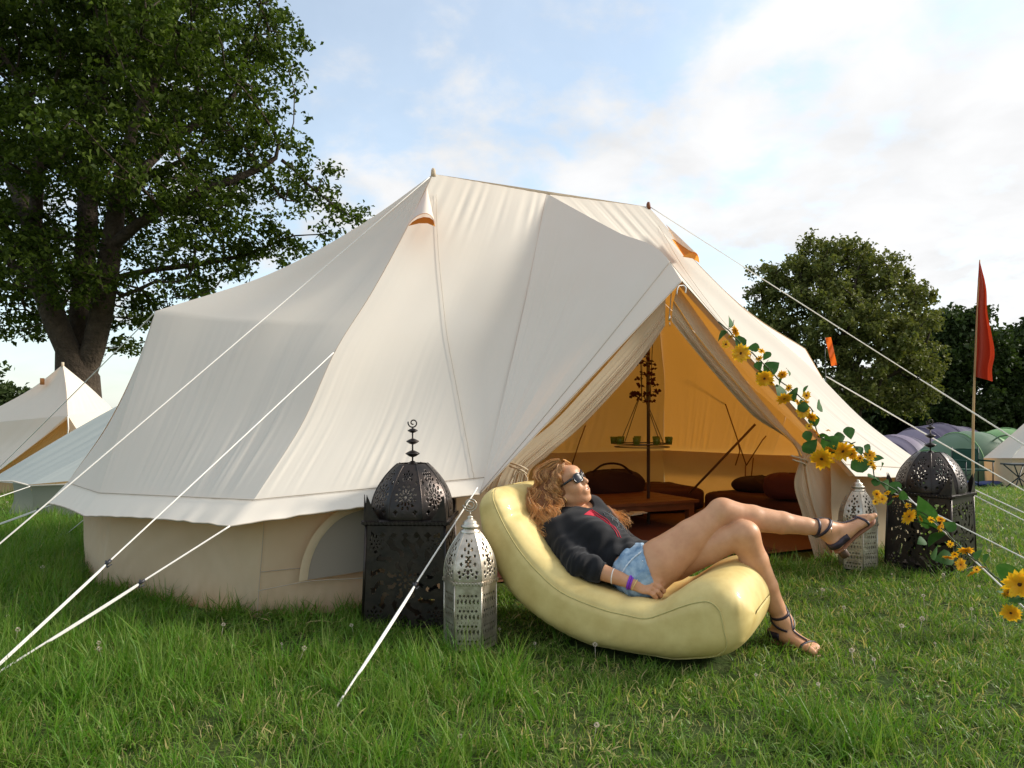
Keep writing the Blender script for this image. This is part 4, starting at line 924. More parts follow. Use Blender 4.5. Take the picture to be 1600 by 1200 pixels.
# ------------------------------------------------------------------ the reclining woman, grown as one implicit surface
class Field:
    def __init__(s, lo, hi, h):
        s.lo = np.array(lo, float); s.h = h; s.n = np.ceil((np.array(hi) - s.lo) / h).astype(int) + 1
        s.F = np.full(s.n, 1.0, np.float32)
    def block(s, lo, hi):
        a = np.clip(np.floor((np.array(lo) - s.lo) / s.h).astype(int), 0, s.n - 1); b = np.clip(np.ceil((np.array(hi) - s.lo) / s.h).astype(int) + 1, 1, s.n)
        sl = tuple(slice(i, j) for i, j in zip(a, b))
        ax = [s.lo[i] + s.h * np.arange(a[i], b[i]) for i in range(3)]
        return sl, np.stack(np.meshgrid(*ax, indexing='ij'), -1).astype(np.float32)
    def put(s, d, sl, k, op='u'):
        F = s.F[sl]
        if op == 'sub': s.F[sl] = np.maximum(F, -d) if k <= 0 else -smin(-F, d, k)
        else: s.F[sl] = smin(F, d, k) if k > 0 else np.minimum(F, d)
    def cone(s, p, q, r1, r2, k=.02, op='u'):
        p, q = np.array(p, float), np.array(q, float); R = max(r1, r2) + k + .012
        sl, X = s.block(np.minimum(p, q) - R, np.maximum(p, q) + R)
        ab = q - p; t = np.clip(((X - p) @ ab) / (ab @ ab + 1e-12), 0, 1)
        d = np.linalg.norm(X - p - t[..., None] * ab, axis=-1) - (r1 + (r2 - r1) * t)
        s.put(d, sl, k, op)
    def chain(s, P, R, k=.02, own=None):
        P = [np.array(p, float) for p in P]; A = np.array(P); rm = max(R) + k + .012; sl, X = s.block(A.min(0) - rm, A.max(0) + rm); D = None
        for i in range(len(P) - 1):
            ab = P[i + 1] - P[i]; t = np.clip(((X - P[i]) @ ab) / (ab @ ab + 1e-12), 0, 1)
            d = (np.linalg.norm(X - P[i] - t[..., None] * ab, axis=-1) - (R[i] + (R[i + 1] - R[i]) * t)).astype(np.float32)
            D = d if D is None else smin(D, d, .012)
        s.put(D, sl, k)
    def ell(s, c, r, M=None, k=.02, op='u'):
        c = np.array(c, float); r = np.array(r, float); Rm = max(r) + k + .012
        sl, X = s.block(c - Rm, c + Rm); Y = X - c
        if M is not None: Y = Y @ np.asarray(M)      # columns of M are the local axes
        q = Y / r; l = np.linalg.norm(q, axis=-1) + 1e-9; g = np.linalg.norm(q / r, axis=-1) + 1e-9
        s.put((l * (l - 1) / g).astype(np.float32), sl, k, op)
    def plane(s, p, n, lo=None, hi=None):            # keep the side the normal points away from
        n = np.array(n, float); n /= np.linalg.norm(n)
        if lo is None: lo, hi = s.lo, s.lo + s.h * s.n
        sl, X = s.block(lo, hi); s.F[sl] = np.maximum(s.F[sl], (X - np.array(p)) @ n)
    def mesh(s):
        F = s.F; I = F < 0; n = np.array(F.shape)
        c = np.zeros(tuple(n - 1), np.int8)
        for i in (0, 1):
            for j in (0, 1):
                for k in (0, 1): c += I[i:n[0] - 1 + i, j:n[1] - 1 + j, k:n[2] - 1 + k]
        act = np.argwhere((c > 0) & (c < 8)); idx = np.full(tuple(n - 1), -1, np.int32); idx[tuple(act.T)] = np.arange(len(act))
        acc = np.zeros((len(act), 3)); cnt = np.zeros(len(act))
        off = [(i, j, k) for i in (0, 1) for j in (0, 1) for k in (0, 1)]
        for a in off:
            for d in range(3):
                if a[d]: continue
                b = list(a); b[d] = 1
                fa = F[tuple((act + a).T)]; fb = F[tuple((act + b).T)]; m = (fa < 0) != (fb < 0)
                t = np.where(m, fa / np.where(m, fa - fb, 1), 0)
                p = np.array(a, float)[None] + t[:, None] * (np.array(b) - np.array(a))[None]
                acc += p * m[:, None]; cnt += m
        V = (act + acc / cnt[:, None]) * s.h + s.lo
        Fc = []
        for d in range(3):
            e1, e2 = [(1, 2), (2, 0), (0, 1)][d]
            sl0 = [slice(None)] * 3; sl1 = [slice(None)] * 3; sl0[d] = slice(0, -1); sl1[d] = slice(1, None)
            A = I[tuple(sl0)]; B = I[tuple(sl1)]; E = np.argwhere(A != B)
            E = E[(E[:, e1] > 0) & (E[:, e2] > 0) & (E[:, e1] < n[e1] - 1) & (E[:, e2] < n[e2] - 1)]
            ins = A[tuple(E.T)]
            def g(o1, o2):
                q = E.copy(); q[:, e1] -= o1; q[:, e2] -= o2; return idx[tuple(q.T)]
            Q = np.stack([g(1, 1), g(0, 1), g(0, 0), g(1, 0)], 1)
            Q[~ins] = Q[~ins][:, ::-1]; Fc.append(Q)
        return V, np.concatenate(Fc)
def smin(a, b, k):
    h = np.clip(k - np.abs(a - b), 0, None) / k; return np.minimum(a, b) - h * h * k * .25
nrm = lambda v: np.asarray(v, float) / np.linalg.norm(v)

# joints
hipC = U(1008, 893, 3.13)
LAT = nrm([.46, .87, .06])                         # from her right side (near) to her left side (far)
neck = U(895, 806, 3.36)
chest = U(931, 850, 3.25); waist = U(972, 872, 3.19)
SPN = nrm(hipC - neck); FRN = nrm(np.cross(SPN, LAT)); FRN = FRN if FRN[2] > 0 else -FRN
hipR = hipC - LAT * .085 + [0.01, 0, 0]; hipL = hipC + LAT * .095
shR = U(868, 834, 3.24); shL = neck + (neck - shR) * .70 + SPN * .05
kneeR = U(1128, 800, 3.03); ankR = U(1284, 826, 3.05)
kneeL = U(1163, 834, 2.955); ankL = U(1221, 968, 3.035)
elbR = U(903, 880, 3.06); wrR = U(990, 912, 2.965)
HC = U(884, 759, 3.36)                              # skull centre
HF = nrm([.76, -.47, .455]); HU = nrm(np.array([-.53, .04, .85]) - HF * (np.array([-.53, .04, .85]) @ HF)); HR = nrm(np.cross(HF, HU))   # face forward, crown, her right (towards the camera)
if HR[1] > 0: HR = -HR
HM = np.stack([HF, HR, HU], 1)
def hp(f, r, u): return HC + HM @ np.array([f, r, u]) * .96

def torso(fd, ex, upto=0):
    fd.ell(hipC + SPN * .00 - FRN * .01, np.array([.115, .155, .105]) + ex, np.stack([SPN, LAT, FRN], 1), .05)
    fd.ell(waist, np.array([.12, .128, .092]) + ex, np.stack([SPN, LAT, FRN], 1), .06)
    fd.ell(chest - FRN * .005, np.array([.15, .148, .104]) + ex, np.stack([SPN, LAT, FRN], 1), .06)
    fd.ell(neck + SPN * .085, np.array([.09, .155, .075]) + ex, np.stack([SPN, LAT, FRN], 1), .06)
    for s_ in (-1, 1): fd.ell(chest + LAT * s_ * .070 + FRN * .074 - SPN * .01, np.array([.068, .064, .052]) + ex * .8, np.stack([SPN, LAT, FRN], 1), .035)
def body():
    lo = (-.10, 2.60, -.01); hi = (1.66, 3.62, .86); h = .0042
    B = Field(lo, hi, h)
    torso(B, 0.0)
    B.chain([shR + LAT * .03, shL - LAT * .03], [.052, .052], .05)
    # neck
    B.chain([neck + SPN * .03, neck - SPN * .01, hp(-.022, 0, -.075), hp(-.012, 0, -.03)], [.060, .050, .050, .050], .03)
    # right arm
    mid = (shR + elbR) / 2
    B.chain([shR, mid, elbR], [.055, .046, .038], .03)
    f1 = elbR + (wrR - elbR) * .30
    B.chain([elbR, f1, wrR], [.038, .040, .026], .02)
    # left arm, bent across behind the thigh
    eL = U(985, 856, 3.50); wL = U(1050, 872, 3.36)
    B.chain([shL, (shL + eL) / 2, eL], [.054, .046, .038], .03); B.chain([eL, eL + (wL - eL) * .3, wL], [.038, .039, .027], .02)
    B.ell(wL + nrm(wL - eL) * .05, (.05, .036, .018), np.stack([nrm(wL - eL), nrm(np.cross(wL - eL, [0, 0, 1])), [0, 0, 1]], 1), .015)
    # right hand: palm and five curled fingers
    hd = nrm(U(1035, 920, 2.935) - wrR); hn = nrm([-.15, -.72, .66]); hn = nrm(hn - hd * (hn @ hd)); hs = np.cross(hn, hd); hs = hs if hs[2] < 0 else -hs   # hs: towards the little finger (down)
    pc = wrR + hd * .046
    Mh = np.stack([hd, hs, hn], 1)
    B.ell(wrR + hd * .012, (.034, .028, .021), Mh, .014)
    B.ell(pc, (.046, .040, .016), Mh, .014)
    fingers = [(-.027, .072, .030), (-.009, .078, .033), (.010, .074, .030), (.027, .064, .024)]
    H2 = Field(pc - .17, pc + .17, .0034)
    for (o, l0, ln) in fingers:
        k0 = wrR + hd * l0 + hs * o + hn * .004
        k1 = k0 + nrm(hd + hs * (.10 + o * 6) - hn * .25) * ln * 1.10
        k2 = k1 + nrm(hd * .60 + hs * (.15 + o * 4) - hn * .80) * ln * .80
        k3 = k2 + nrm(-hd * .25 - hn * .9 + hs * .1) * ln * .55
        base = wrR + hd * .035 + hs * o * .7
        for P, R in (([base, k0, k1, k2, k3], [.009, .0098, .0086, .0080, .0070]),):
            B.chain(P, R, .003)
        B.ell(k0 + hn * .002, (.011, .0095, .010), Mh, .006)
    t0 = wrR + hd * .020 - hs * .022 ; t1 = t0 + nrm(hd * .75 - hs * .65 + hn * .05) * .040; t2 = t1 + nrm(hd * .97 - hs * .22) * .032; t3 = t2 + nrm(hd * .95 + hs * .12 - hn * .2) * .024
    B.chain([t0, t1, t2, t3], [.016, .0125, .0105, .0088], .006)
    # legs, each blended within itself, then joined to the pelvis
    def leg(fd, hip, knee, ank, fwd, ex=0, calf=.062, k=.03):
        th = nrm(knee - hip); sh = nrm(ank - knee)
        c1 = hip + (knee - hip) * .25; c2 = hip + (knee - hip) * .62
        fd.chain([hip, c1, c2, knee - th * .02], [.104, .099, .076, .054], k)
        fd.cone(hip + (knee - hip) * .12 - fwd * .03, hip + (knee - hip) * .55 - fwd * .022, .082, .066, k)
        fd.ell(knee + fwd * .002, (.055, .052, .053), None, .03)
        fd.ell(knee + fwd * .016 + sh * .006, (.034, .032, .034), None, .04)
        back = -fwd
        b1 = knee + (ank - knee) * .10; b2 = knee + (ank - knee) * .30; b3 = knee + (ank - knee) * .60; b4 = knee + (ank - knee) * .84
        fd.chain([knee, b1, b2, b3, b4, ank], [.054, .0535, .052, .045, .036, .034], .02)
        fd.chain([knee + back * .006, b1 + back * .012, b2 + back * .018, b3 + back * .010, b4 + back * .003], [.036, .042, .045, .034, .022], .03)
        fd.ell(ank + np.array([0, -.024, -.004]), (.013, .012, .014), None, .02)
    R_ = Field(lo, hi, h); L_ = Field(lo, hi, h)
    fR = nrm(np.cross(np.cross(nrm(kneeR - hipR), nrm(ankR - kneeR)), nrm(ankR - kneeR))); fR = fR if fR[2] > 0 else -fR
    fL = nrm([.92, -.2, .28])
    leg(R_, hipR, kneeR, ankR, fR); leg(L_, hipL, kneeL, ankL, fL)
    # feet
    def foot(fd, ank, heel, ball, toe, up, side, sz=1.0, spread=1):
        d = nrm(ball - heel)
        fd.cone(ank, heel, .034, .027, .02); fd.cone(ank + d * .012, heel + (ball - heel) * .45 + up * .020, .032, .027, .03)
        fd.cone(heel, heel + (ball - heel) * .5 + up * .006, .027, .024, .02)
        for s_, rr in ((-1, .017), (0, .019), (1, .017)):
            fd.cone(heel + (ball - heel) * .35 + up * .012 + side * s_ * .008, ball + side * s_ * .026, .024, rr, .02)
        for i, (o, ln, rr) in enumerate(((-.036, .050, .0125), (-.015, .044, .0088), (.002, .039, .0084), (.018, .033, .0080), (.033, .025, .0078))):
            b = ball + side * o * spread + d * .004; m_ = b + nrm(d + up * .22) * ln * .55; t = m_ + nrm(d - up * .30) * ln * .5
            fd.chain([ball - d * .02 + side * o * .85 * spread, b, m_, t], [rr, rr, rr, rr * .95], .004)
    # right foot in the air, seen from its inner side; toes up
    heelR = U(1306, 848, 3.055); ballR = U(1344, 815, 3.065); dR = nrm(ballR - heelR); upR = nrm([-.62, -.10, .70]); upR = nrm(upR - dR * (upR @ dR)); sdR = nrm(np.cross(dR, upR))
    sdR = sdR if sdR[1] > 0 else -sdR
    foot(R_, ankR, heelR, ballR, None, upR, sdR)
    heelL = U(1212, 992, 3.07) * [1, 1, 0] + [0, 0, .034]; ballL = U(1262, 1004, 2.93) * [1, 1, 0] + [0, 0, .026]; dL = nrm(ballL - heelL); upL = np.array([0, 0, 1.0]); sdL = nrm(np.cross(upL, dL))
    sdL = sdL
    foot(L_, ankL, heelL, ballL, None, upL, sdL)
    # join: legs to body smoothly, leg to leg kept apart
    B.F = smin(B.F, R_.F, .018); B.F = np.where(B.F < .03, smin(B.F, L_.F, .004), np.minimum(B.F, L_.F))
    # ---- head
    def E(f, r, u, rf, rr, ru, k=.01, op='u', M=HM): B.ell(hp(f, r, u), np.array([rf, rr, ru]) * .96, M, k, op)
    E(-.018, 0, .036, .096, .076, .088, .0)
    E(.028, 0, -.020, .068, .063, .085, .03)
    E(.040, 0, -.055, .048, .050, .052, .025)
    for s_ in (-1, 1):
        B.cone(hp(-.012, s_ * .054, -.050), hp(.060, s_ * .020, -.100), .022, .017, .025)
        E(.058, s_ * .034, -.030, .030, .026, .026, .02)
        E(-.012, s_ * .074, -.004, .018, .008, .030, .006); E(-.008, s_ * .073, -.028, .010, .006, .010, .006)
        E(.084, s_ * .030, .012, .012, .018, .010, .008, 'sub')
        E(.078, s_ * .030, .012, .014, .015, .010, .004)
    E(.070, 0, -.102, .021, .022, .018, .018)
    E(.074, 0, .046, .030, .050, .030, .03); B.cone(hp(.090, -.034, .030), hp(.090, .034, .030), .009, .009, .012)
    B.chain([hp(.086, 0, .018), hp(.104, 0, -.012), hp(.112, 0, -.026)], [.008, .0095, .0120], .012)
    for s_ in (-1, 1): E(.100, s_ * .0125, -.030, .011, .008, .008, .005)
    E(.086, 0, -.062, .020, .030, .026, .015)
    # lips, parted in a smile
    for s_ in (-1, 0, 1):
        pass
    up_ = [hp(.074, -.031, -.048), hp(.096, -.012, -.0540), hp(.0985, 0, -.0530), hp(.096, .012, -.0540), hp(.074, .031, -.048)]
    lo_ = [hp(.074, -.030, -.0495), hp(.090, -.013, -.0690), hp(.0920, 0, -.0725), hp(.090, .013, -.0690), hp(.074, .030, -.0495)]
    B.chain(up_, [.0028, .0042, .0045, .0042, .0028], .004); B.chain(lo_, [.0028, .0045, .0052, .0045, .0028], .004)
    B.ell(hp(.100, 0, -.0612), np.array([.012, .020, .0052]), HM, .002, 'sub')
    V, F = B.mesh()
    # lip colour mask: close to the lip lines
    def near(V, P, r):
        P = crv(P, 20); d = np.min(np.linalg.norm(V[:, None] - P[None], axis=-1), axis=1); return np.clip((r - d) / .003, 0, 1)
    hm = np.linalg.norm(V - hp(.09, 0, -.06), axis=1) < .06; lip = np.zeros(len(V))
    lip[hm] = np.maximum(near(V[hm], up_, .0085), near(V[hm], lo_, .0095)) * .75
    T = thing('person', hipC * [1, 1, 0], 'woman in black sweater and denim shorts reclining cross-legged, wearing sunglasses, on the yellow inflatable lounger', 'person')
    body = mk('body', V, F, SKIN, T, attrs={'lip': lip})
    # teeth
    V, F = [], []
    P = [hp(.078, -.020, -.0590), hp(.0910, -.011, -.0598), hp(.0945, 0, -.0600), hp(.0910, .011, -.0598), hp(.078, .020, -.0590)]
    q = MB(); q.add(*tube(crv(P, 16), .0050, 6)); q.build('teeth', mat('teeth', (.80, .76, .68), .3), T)
    # toe nails + finger nails are too small to pick apart
    # ---- sweater
    S = Field((.0, 2.75, .05), (.95, 3.75, .75), .0045)
    torso(S, 0.014)
    S.chain([shR + LAT * .03, shL - LAT * .03], [.068, .068], .05)
    S.cone(neck + SPN * .035, neck + SPN * .01, .085, .070, .03)
    S.chain([shR, mid, elbR], [.074, .064, .056], .035); S.chain([elbR, f1, elbR + (wrR - elbR) * .62], [.056, .053, .043], .03)
    S.chain([shL, (shL + eL) / 2, eL], [.070, .062, .054], .035); S.chain([eL, eL + (wL - eL) * .65], [.054, .044], .03)
    fa = nrm(wrR - elbR); S.plane(elbR + (wrR - elbR) * .44, fa, elbR + fa * .03 - [.0, .12, .12], wrR + [.05, .1, .1])
    lh = nrm(SPN + FRN * .10); hem = waist + SPN * .055
    # hem plane only acts on the trunk (the forearm lies beside it)
    sl, X = S.block(hem - [.12, .12, .2], hem + [.35, .45, .25]); d = (X - hem) @ lh
    ab = wrR - elbR; tt = np.clip(((X - elbR) @ ab) / (ab @ ab), 0, 1); da = np.linalg.norm(X - elbR - tt[..., None] * ab, axis=-1) - .062
    d = np.where(da < 0, -1, d); S.F[sl] = np.maximum(S.F[sl], d)
    S.cone(hp(-.03, 0, -.10), neck + SPN * .02 + FRN * .085, .058, .050, 0, 'sub')
    S.ell(neck + FRN * .065 - SPN * .01, (.055, .060, .045), np.stack([SPN, LAT, FRN], 1), 0, 'sub')
    V, F = S.mesh()
    # folds: soft drapes pulled from the chest to the hip and rings at the elbow
    N = vnormals(V, F)
    a = (V - neck) @ SPN; b = (V - neck) @ LAT; c = (V - neck) @ FRN
    ta = np.clip(((V - shR) @ (elbR - shR)) / ((elbR - shR) @ (elbR - shR)), -1, 2)
    el = np.exp(-(np.linalg.norm(V - elbR, axis=1) / .11) ** 2)
    h_ = .0045 * wave(a * 1.0 + b * 1.7 + c * .5, 2, 3.0, 7) * np.clip(a / .1, 0, 1) + .004 * wave(a * 2 - b * 1.2, 5, 2.6, 6)
    h_ += el * .007 * wave(((V - elbR) @ nrm(elbR - shR + .6 * fa)) * 5 + (V - elbR) @ HF * 1.5, 12, 2.2, 5) + .006 * np.exp(-((a - .30) / .06) ** 2) * np.sin(b * 60 + a * 80)
    dn = np.linalg.norm(V - hp(0, 0, -.1), axis=1)
    V = V + N * (h_ * np.clip((dn - .10) / .06, 0, 1))[:, None]
    sw = mk('sweater', V, F, SWEAT, T)
    # cuff and hem ribs
    def ringat(c, ax, r1, r2, th, name, m, par, n=40, e1=None):
        e1 = nrm(np.cross(ax, [0, 0, 1])) if e1 is None else nrm(e1 - ax * (e1 @ ax)); e2 = np.cross(ax, e1); an = np.linspace(0, 2 * np.pi, n + 1)
        P = [c + e1 * r1 * math.cos(t) + e2 * r2 * math.sin(t) for t in an]; q = MB(); q.add(*tube(P, th, 8, False)); return q.build(name, m, par)
    ringat(elbR + (wrR - elbR) * .44, fa, .040, .040, .006, 'cuff', SWEAT, T)
    # printed drawing on the chest: thin ribbons laid on the cloth
    bv = BVHTree.FromPolygons([tuple(v) for v in V], [tuple(f) for f in F])
    def decal(a0, b0, pts, w_, name, m, closed=False, th=.0015):
        P = crv(pts, 26) if not closed else np.array(pts); out = []
        for (aa, bb) in P:
            o = neck + SPN * aa + LAT * bb + FRN * .35; hit = bv.ray_cast(Vector(o), Vector(-FRN))
            out.append(np.array(hit[0]) + np.array(hit[1]) * th if hit[0] is not None else None)
        return [p for p in out if p is not None]
    RED = mat('print_red', (.50, .020, .045), .8); GRY = mat('print_grey', (.16, .17, .17), .8)
    for (off, l1, l2) in ((-.052, .10, .27), (-.036, .09, .28), (-.020, .085, .25)):
        P = decal(0, 0, [(.075, off * 0.6 - .01), (l1 + .05, off), (l2 - .05, off - .004 ), (l2, off - .028)], .004, '', None)
        if len(P) > 3: q = MB(); q.add(*tube(P, .0022, 5)); q.build('print_stripe', RED, sw)
    V2 = []; F2 = []
    tri = [(.085, -.085), (.100, -.020), (.135, -.030), (.115, -.062), (.130, -.090), (.10, -.075)]
    grid = decal(0, 0, [(.075 + .05 * i / 9, -.065 + (.065 * (1 - i / 9)) * (2 * j / 9 - 1) * .55) for i in range(10) for j in range(10)], 0, '', None, True)
    if len(grid) == 100: mk('print_patch', grid, gridF(10, 10), RED, sw)
    rr_ = np.random.default_rng(3)
    for k in range(9):
        b0 = .012 + .012 * (k % 4); a0 = .13 + .02 * (k // 2)
        P = decal(0, 0, [(a0, b0), (a0 + .02, b0 + .018 * rr_.uniform(-1, 1)), (a0 + .045, b0 + .02), (a0 + .06, b0 + .02 * rr_.uniform(-1, 1))], 0, '', None)
        if len(P) > 3: q = MB(); q.add(*tube(P, .0014, 4)); q.build('print_line', GRY, sw)
    # ---- shorts
    H = Field((.30, 2.7, .08), (1.05, 3.65, .65), .0045)
    H.ell(hipC - FRN * .01, (.128, .167, .118), np.stack([SPN, LAT, FRN], 1), .05); H.ell(waist + SPN * .05, (.10, .139, .104), np.stack([SPN, LAT, FRN], 1), .05)
    for hip, knee in ((hipR, kneeR), (hipL, kneeL)):
        c1 = hip + (knee - hip) * .25; H.chain([hip, c1], [.117, .114], .03)
        th = nrm(knee - hip); H.cone(hip + (knee - hip) * .12 - fR * .02, hip + (knee - hip) * .3 - fR * .02, .094, .09, .03)
    thR = nrm(kneeR - hipR)
    H.plane(waist + SPN * .028, -nrm(SPN + FRN * .05)); H.plane(hipR + thR * .055 + FRN * .0, nrm(thR + SPN * .35 - FRN * .10))
    V, F = H.mesh(); N = vnormals(V, F)
    a = (V - hipC) @ SPN; b = (V - hipC) @ FRN; V = V + N * (.0035 * wave(a * 2 + b * 3, 8, 3) + .0025 * wave(a * 5 - b * 2, 9, 4))[:, None]
    sh = mk('shorts', V, F, DENIM, T)
    bvs = BVHTree.FromPolygons([tuple(v) for v in V], [tuple(f) for f in F])
    FR = mat('denim_fray', (.62, .68, .74), .9)
    # frayed leg hem, pocket and side seam on the near side, white lining at the waist
    def proj(px, py, off=.002):
        v = nrm(U(px, py, 3) - np.array([0, 0, 1.0])); hit = bvs.ray_cast(Vector((0, 0, 1.0)), Vector(v))
        return None if hit[0] is None else np.array(hit[0]) + np.array(hit[1]) * off
    for nm, pts, r in (('hem_fray', [(1014, 856), (1020, 868), (1028, 886), (1034, 902), (1037, 910)], .0028), ('pocket_edge', [(1004, 877), (1012, 876), (1022, 877)], .0028), ('side_seam', [(1012, 862), (1014, 880), (1020, 900), (1024, 910)], .0020), ('waist_fray', [(1006, 858), (1000, 864), (988, 874), (978, 886), (971, 898)], .0035)):
        P = [proj(*p) for p in pts]; P = [p for p in P if p is not None]
        if len(P) > 1:
            P = crv(P, 30); q = MB(); q.add(*tube(P, r * (1 + .3 * np.sin(np.arange(30) * 2.1)), 6)); q.build(nm, FR, sh)
    # ---- bracelets, watch band, earring, sunglasses
    rw = .031
    ringat(elbR + (wrR - elbR) * .64, nrm(fa + [0, 0, .15]), .0325, .0325, .0028, 'bracelet', mat('band_white', (.85, .78, .72), .4), T)
    ringat(elbR + (wrR - elbR) * .93, fa, .0285, .0285, .0060, 'wristband', mat('band_purple', (.22, .03, .50), .35), T)
    ringat(elbR + (wrR - elbR) * .97, fa, .0280, .0280, .0040, 'wristband', mat('band_purple', (.22, .03, .50), .35), T)
    ringat(elbR + (wrR - elbR) * 1.03, nrm(fa - [0, 0, .2]), .0285, .0285, .0024, 'bracelet', mat('band_gold', (.72, .55, .20), .4), T)
    ec = hp(-.008, .082, -.052)
    q = MB(); q.add(*tube([ec + HU * .016 * math.cos(t) + HF * .011 * math.sin(t) for t in np.linspace(0, 6.28, 25)], .0024, 6, False)); q.build('earring', GOLD, T)
    q = MB(); q.add(*tube(crv([neck + LAT * s_ * .055 + FRN * (.045 + .025 * (1 - s_ * s_)) + SPN * (.0 + .035 * (1 - s_ * s_)) for s_ in np.linspace(-1, 1, 9)], 30), .0018, 5)); q.build('necklace', GOLD, T)
    FRM = mat('glasses_frame', (.006, .006, .007), .18, spec=.7)
    g = thing('sunglasses', hp(.1, 0, .012), 'dark sunglasses worn by the reclining woman', 'sunglasses') if False else None
    gl = None
    for s_ in (-1, 1):
        out = []
        for t in np.linspace(0, 2 * np.pi, 28, endpoint=False):
            c_, s2 = math.cos(t), math.sin(t)
            x = .0285 * np.sign(c_) * abs(c_) ** .72; y = .0225 * np.sign(s2) * abs(s2) ** .72
            y += .003 * (x / .0285) * (1 if s2 > 0 else .2)
            out.append((s_ * (.034 + x), .012 + y))
        rim = [hp(.109 - 5.2 * r * r, r, u) for r, u in out]
        if gl is None:
            q = MB(); q.add(*tube([hp(.109, -.008, .020), hp(.113, 0, .023), hp(.109, .008, .020)], .0034, 8)); gl = q.build('sunglasses', FRM, T)
        q = MB(); q.add(*tube(rim + [rim[0]], .0038, 8, False)); q.build('rim', FRM, gl)
        c0 = np.mean(rim, axis=0) + HF * .004; V = [c0] + rim; mk('lens', V, [(0, 1 + i, 1 + (i + 1) % 28) for i in range(28)], LENS, gl)
        q = MB(); q.add(*tube(crv([hp(.084, s_ * .066, .024), hp(.060, s_ * .080, .022), hp(.02, s_ * .084, .018), hp(-.012, s_ * .082, .014)], 16), [.0065] * 3 + [.0058] * 6 + [.0045] * 7, 8)); q.build('temple_arm', FRM, gl)
    # ---- sandals
    ST = mat('sandal_strap', (.030, .020, .032), .45); SO_ = mat('sandal_sole', (.26, .11, .055), .6); HEEL = mat('sandal_heel', (.085, .045, .028), .6); MET = mat('buckle_silver', (.8, .78, .75), .25, metal=1)
    bvb = BVHTree.FromPolygons([tuple(v.co + T.location) for v in body.data.vertices], [tuple(p.vertices) for p in body.data.polygons])
    def strap(c, ax, r, par, w_=.0045, wide=.010, name='strap', m=ST, arc=(0, 2 * math.pi)):
        e1 = nrm(np.cross(ax, [0.1, .2, 1])); e2 = np.cross(ax, e1); A = []
        for t in np.linspace(arc[0], arc[1], 41):
            dv = e1 * math.cos(t) + e2 * math.sin(t); hit = bvb.ray_cast(Vector(c + dv * .12), Vector(-dv))
            p = np.array(hit[0]) if hit[0] is not None and np.linalg.norm(np.array(hit[0]) - c) < r * 1.8 else c + dv * r
            A.append(p + dv * .0015)
        A = np.array(A); D = A - c; D /= np.linalg.norm(D, axis=1)[:, None]; ax = nrm(ax)
        G = np.stack([A - ax * wide / 2, A - ax * wide / 2 + D * w_, A + ax * wide / 2 + D * w_, A + ax * wide / 2], 1)
        return mk(name, G, gridF(41, 4), m, par)
    def sandal(heel, ball, up, side, ank, shin, label):
        d = nrm(ball - heel); s = thing('sandal', heel, label, 'sandal', 'pair of dark strappy sandals')
        # sole: outline swept between heel and toes
        out = []; L0 = np.linalg.norm(ball - heel)
        for (x, w1, w2) in ((-.032, .0, .0), (-.026, .018, .018), (0, .029, .029), (.05, .024, .026), (.10, .030, .034), (L0, .044, .044), (L0 + .03, .042, .036), (L0 + .052, .026, .016), (L0 + .062, .0, .0)):
            out.append((x, w1, w2))
        out = np.array(out); xs = np.linspace(out[0, 0], out[-1, 0], 30); a1 = np.interp(xs, out[:, 0], out[:, 1]); a2 = np.interp(xs, out[:, 0], out[:, 2])
        zf = -.029 + .008 * np.clip(xs / L0, 0, 1)
        V = []
        for z2 in (0, -.009):
            for x, p, q_, z_ in zip(xs, a1, a2, zf):
                V += [heel + d * x - side * p + up * (z_ + z2), heel + d * x + side * q_ + up * (z_ + z2)]
        F = []
        for i in range(29):
            F += [(2 * i, 2 * i + 1, 2 * i + 3, 2 * i + 2), (60 + 2 * i, 60 + 2 * i + 2, 60 + 2 * i + 3, 60 + 2 * i + 1), (2 * i, 2 * i + 2, 60 + 2 * i + 2, 60 + 2 * i), (2 * i + 1, 60 + 2 * i + 1, 60 + 2 * i + 3, 2 * i + 3)]
        mk('sole', V, F, SO_, s)
        hb = heel - up * .038
        q = MB(); q.add(*tube([hb + up * .004, hb - up * .040], [.021, .019], 14)); q.build('heel_block', HEEL, s)
        # heel counter
        strap(heel + up * .004, up, .034, s, .004, .030, 'heel_cup')
        strap(ank + nrm(shin) * .030, shin, .036, s, .004, .011); strap(ank + nrm(shin) * .000, nrm(shin + d * .25), .038, s, .004, .012)
        # T bar along the instep, toe strap
        P = []
        for t in np.linspace(0, 1, 12):
            b = ank * (1 - t) + ball * t; hit = bvb.ray_cast(Vector(b + up * .12 + d * .02 * (1 - t)), Vector(-up)); P.append((np.array(hit[0]) if hit[0] is not None else b + up * .03) + up * .003)
        P = np.array(P); mk('instep_strap', np.stack([P - side * .005, P + up * .003 - side * .004, P + up * .003 + side * .004, P + side * .005], 1), gridF(12, 4), ST, s)
        strap(ball + d * .004, d, .045, s, .004, .010, 'toe_strap')
        q = MB(); c = ank + nrm(shin) * .0 + np.array([.02, -.036, .0]); q.add(*box(c, (.014, .006, .018))); q.build('buckle', MET, s)
        return s
    sandal(heelR, ballR, upR, sdR, ankR, kneeR - ankR, 'dark strappy sandal with brown sole on the raised foot in the air')
    sandal(heelL, ballL, upL, sdL, ankL, kneeL - ankL, 'dark strappy sandal on the foot resting in the grass')
    # ---- hair
    HB = Field(hp(0, 0, 0) - .30, hp(0, 0, 0) + .30, .006)
    HB.ell(hp(-.030, 0, .040), (.096, .083, .086), HM, .0); HB.ell(hp(-.055, 0, -.02), (.070, .074, .085), HM, .03)
    HB.chain([hp(-.06, .03, .0), U(852, 790, 3.31), U(850, 828, 3.27)], [.070, .058, .030], .04)
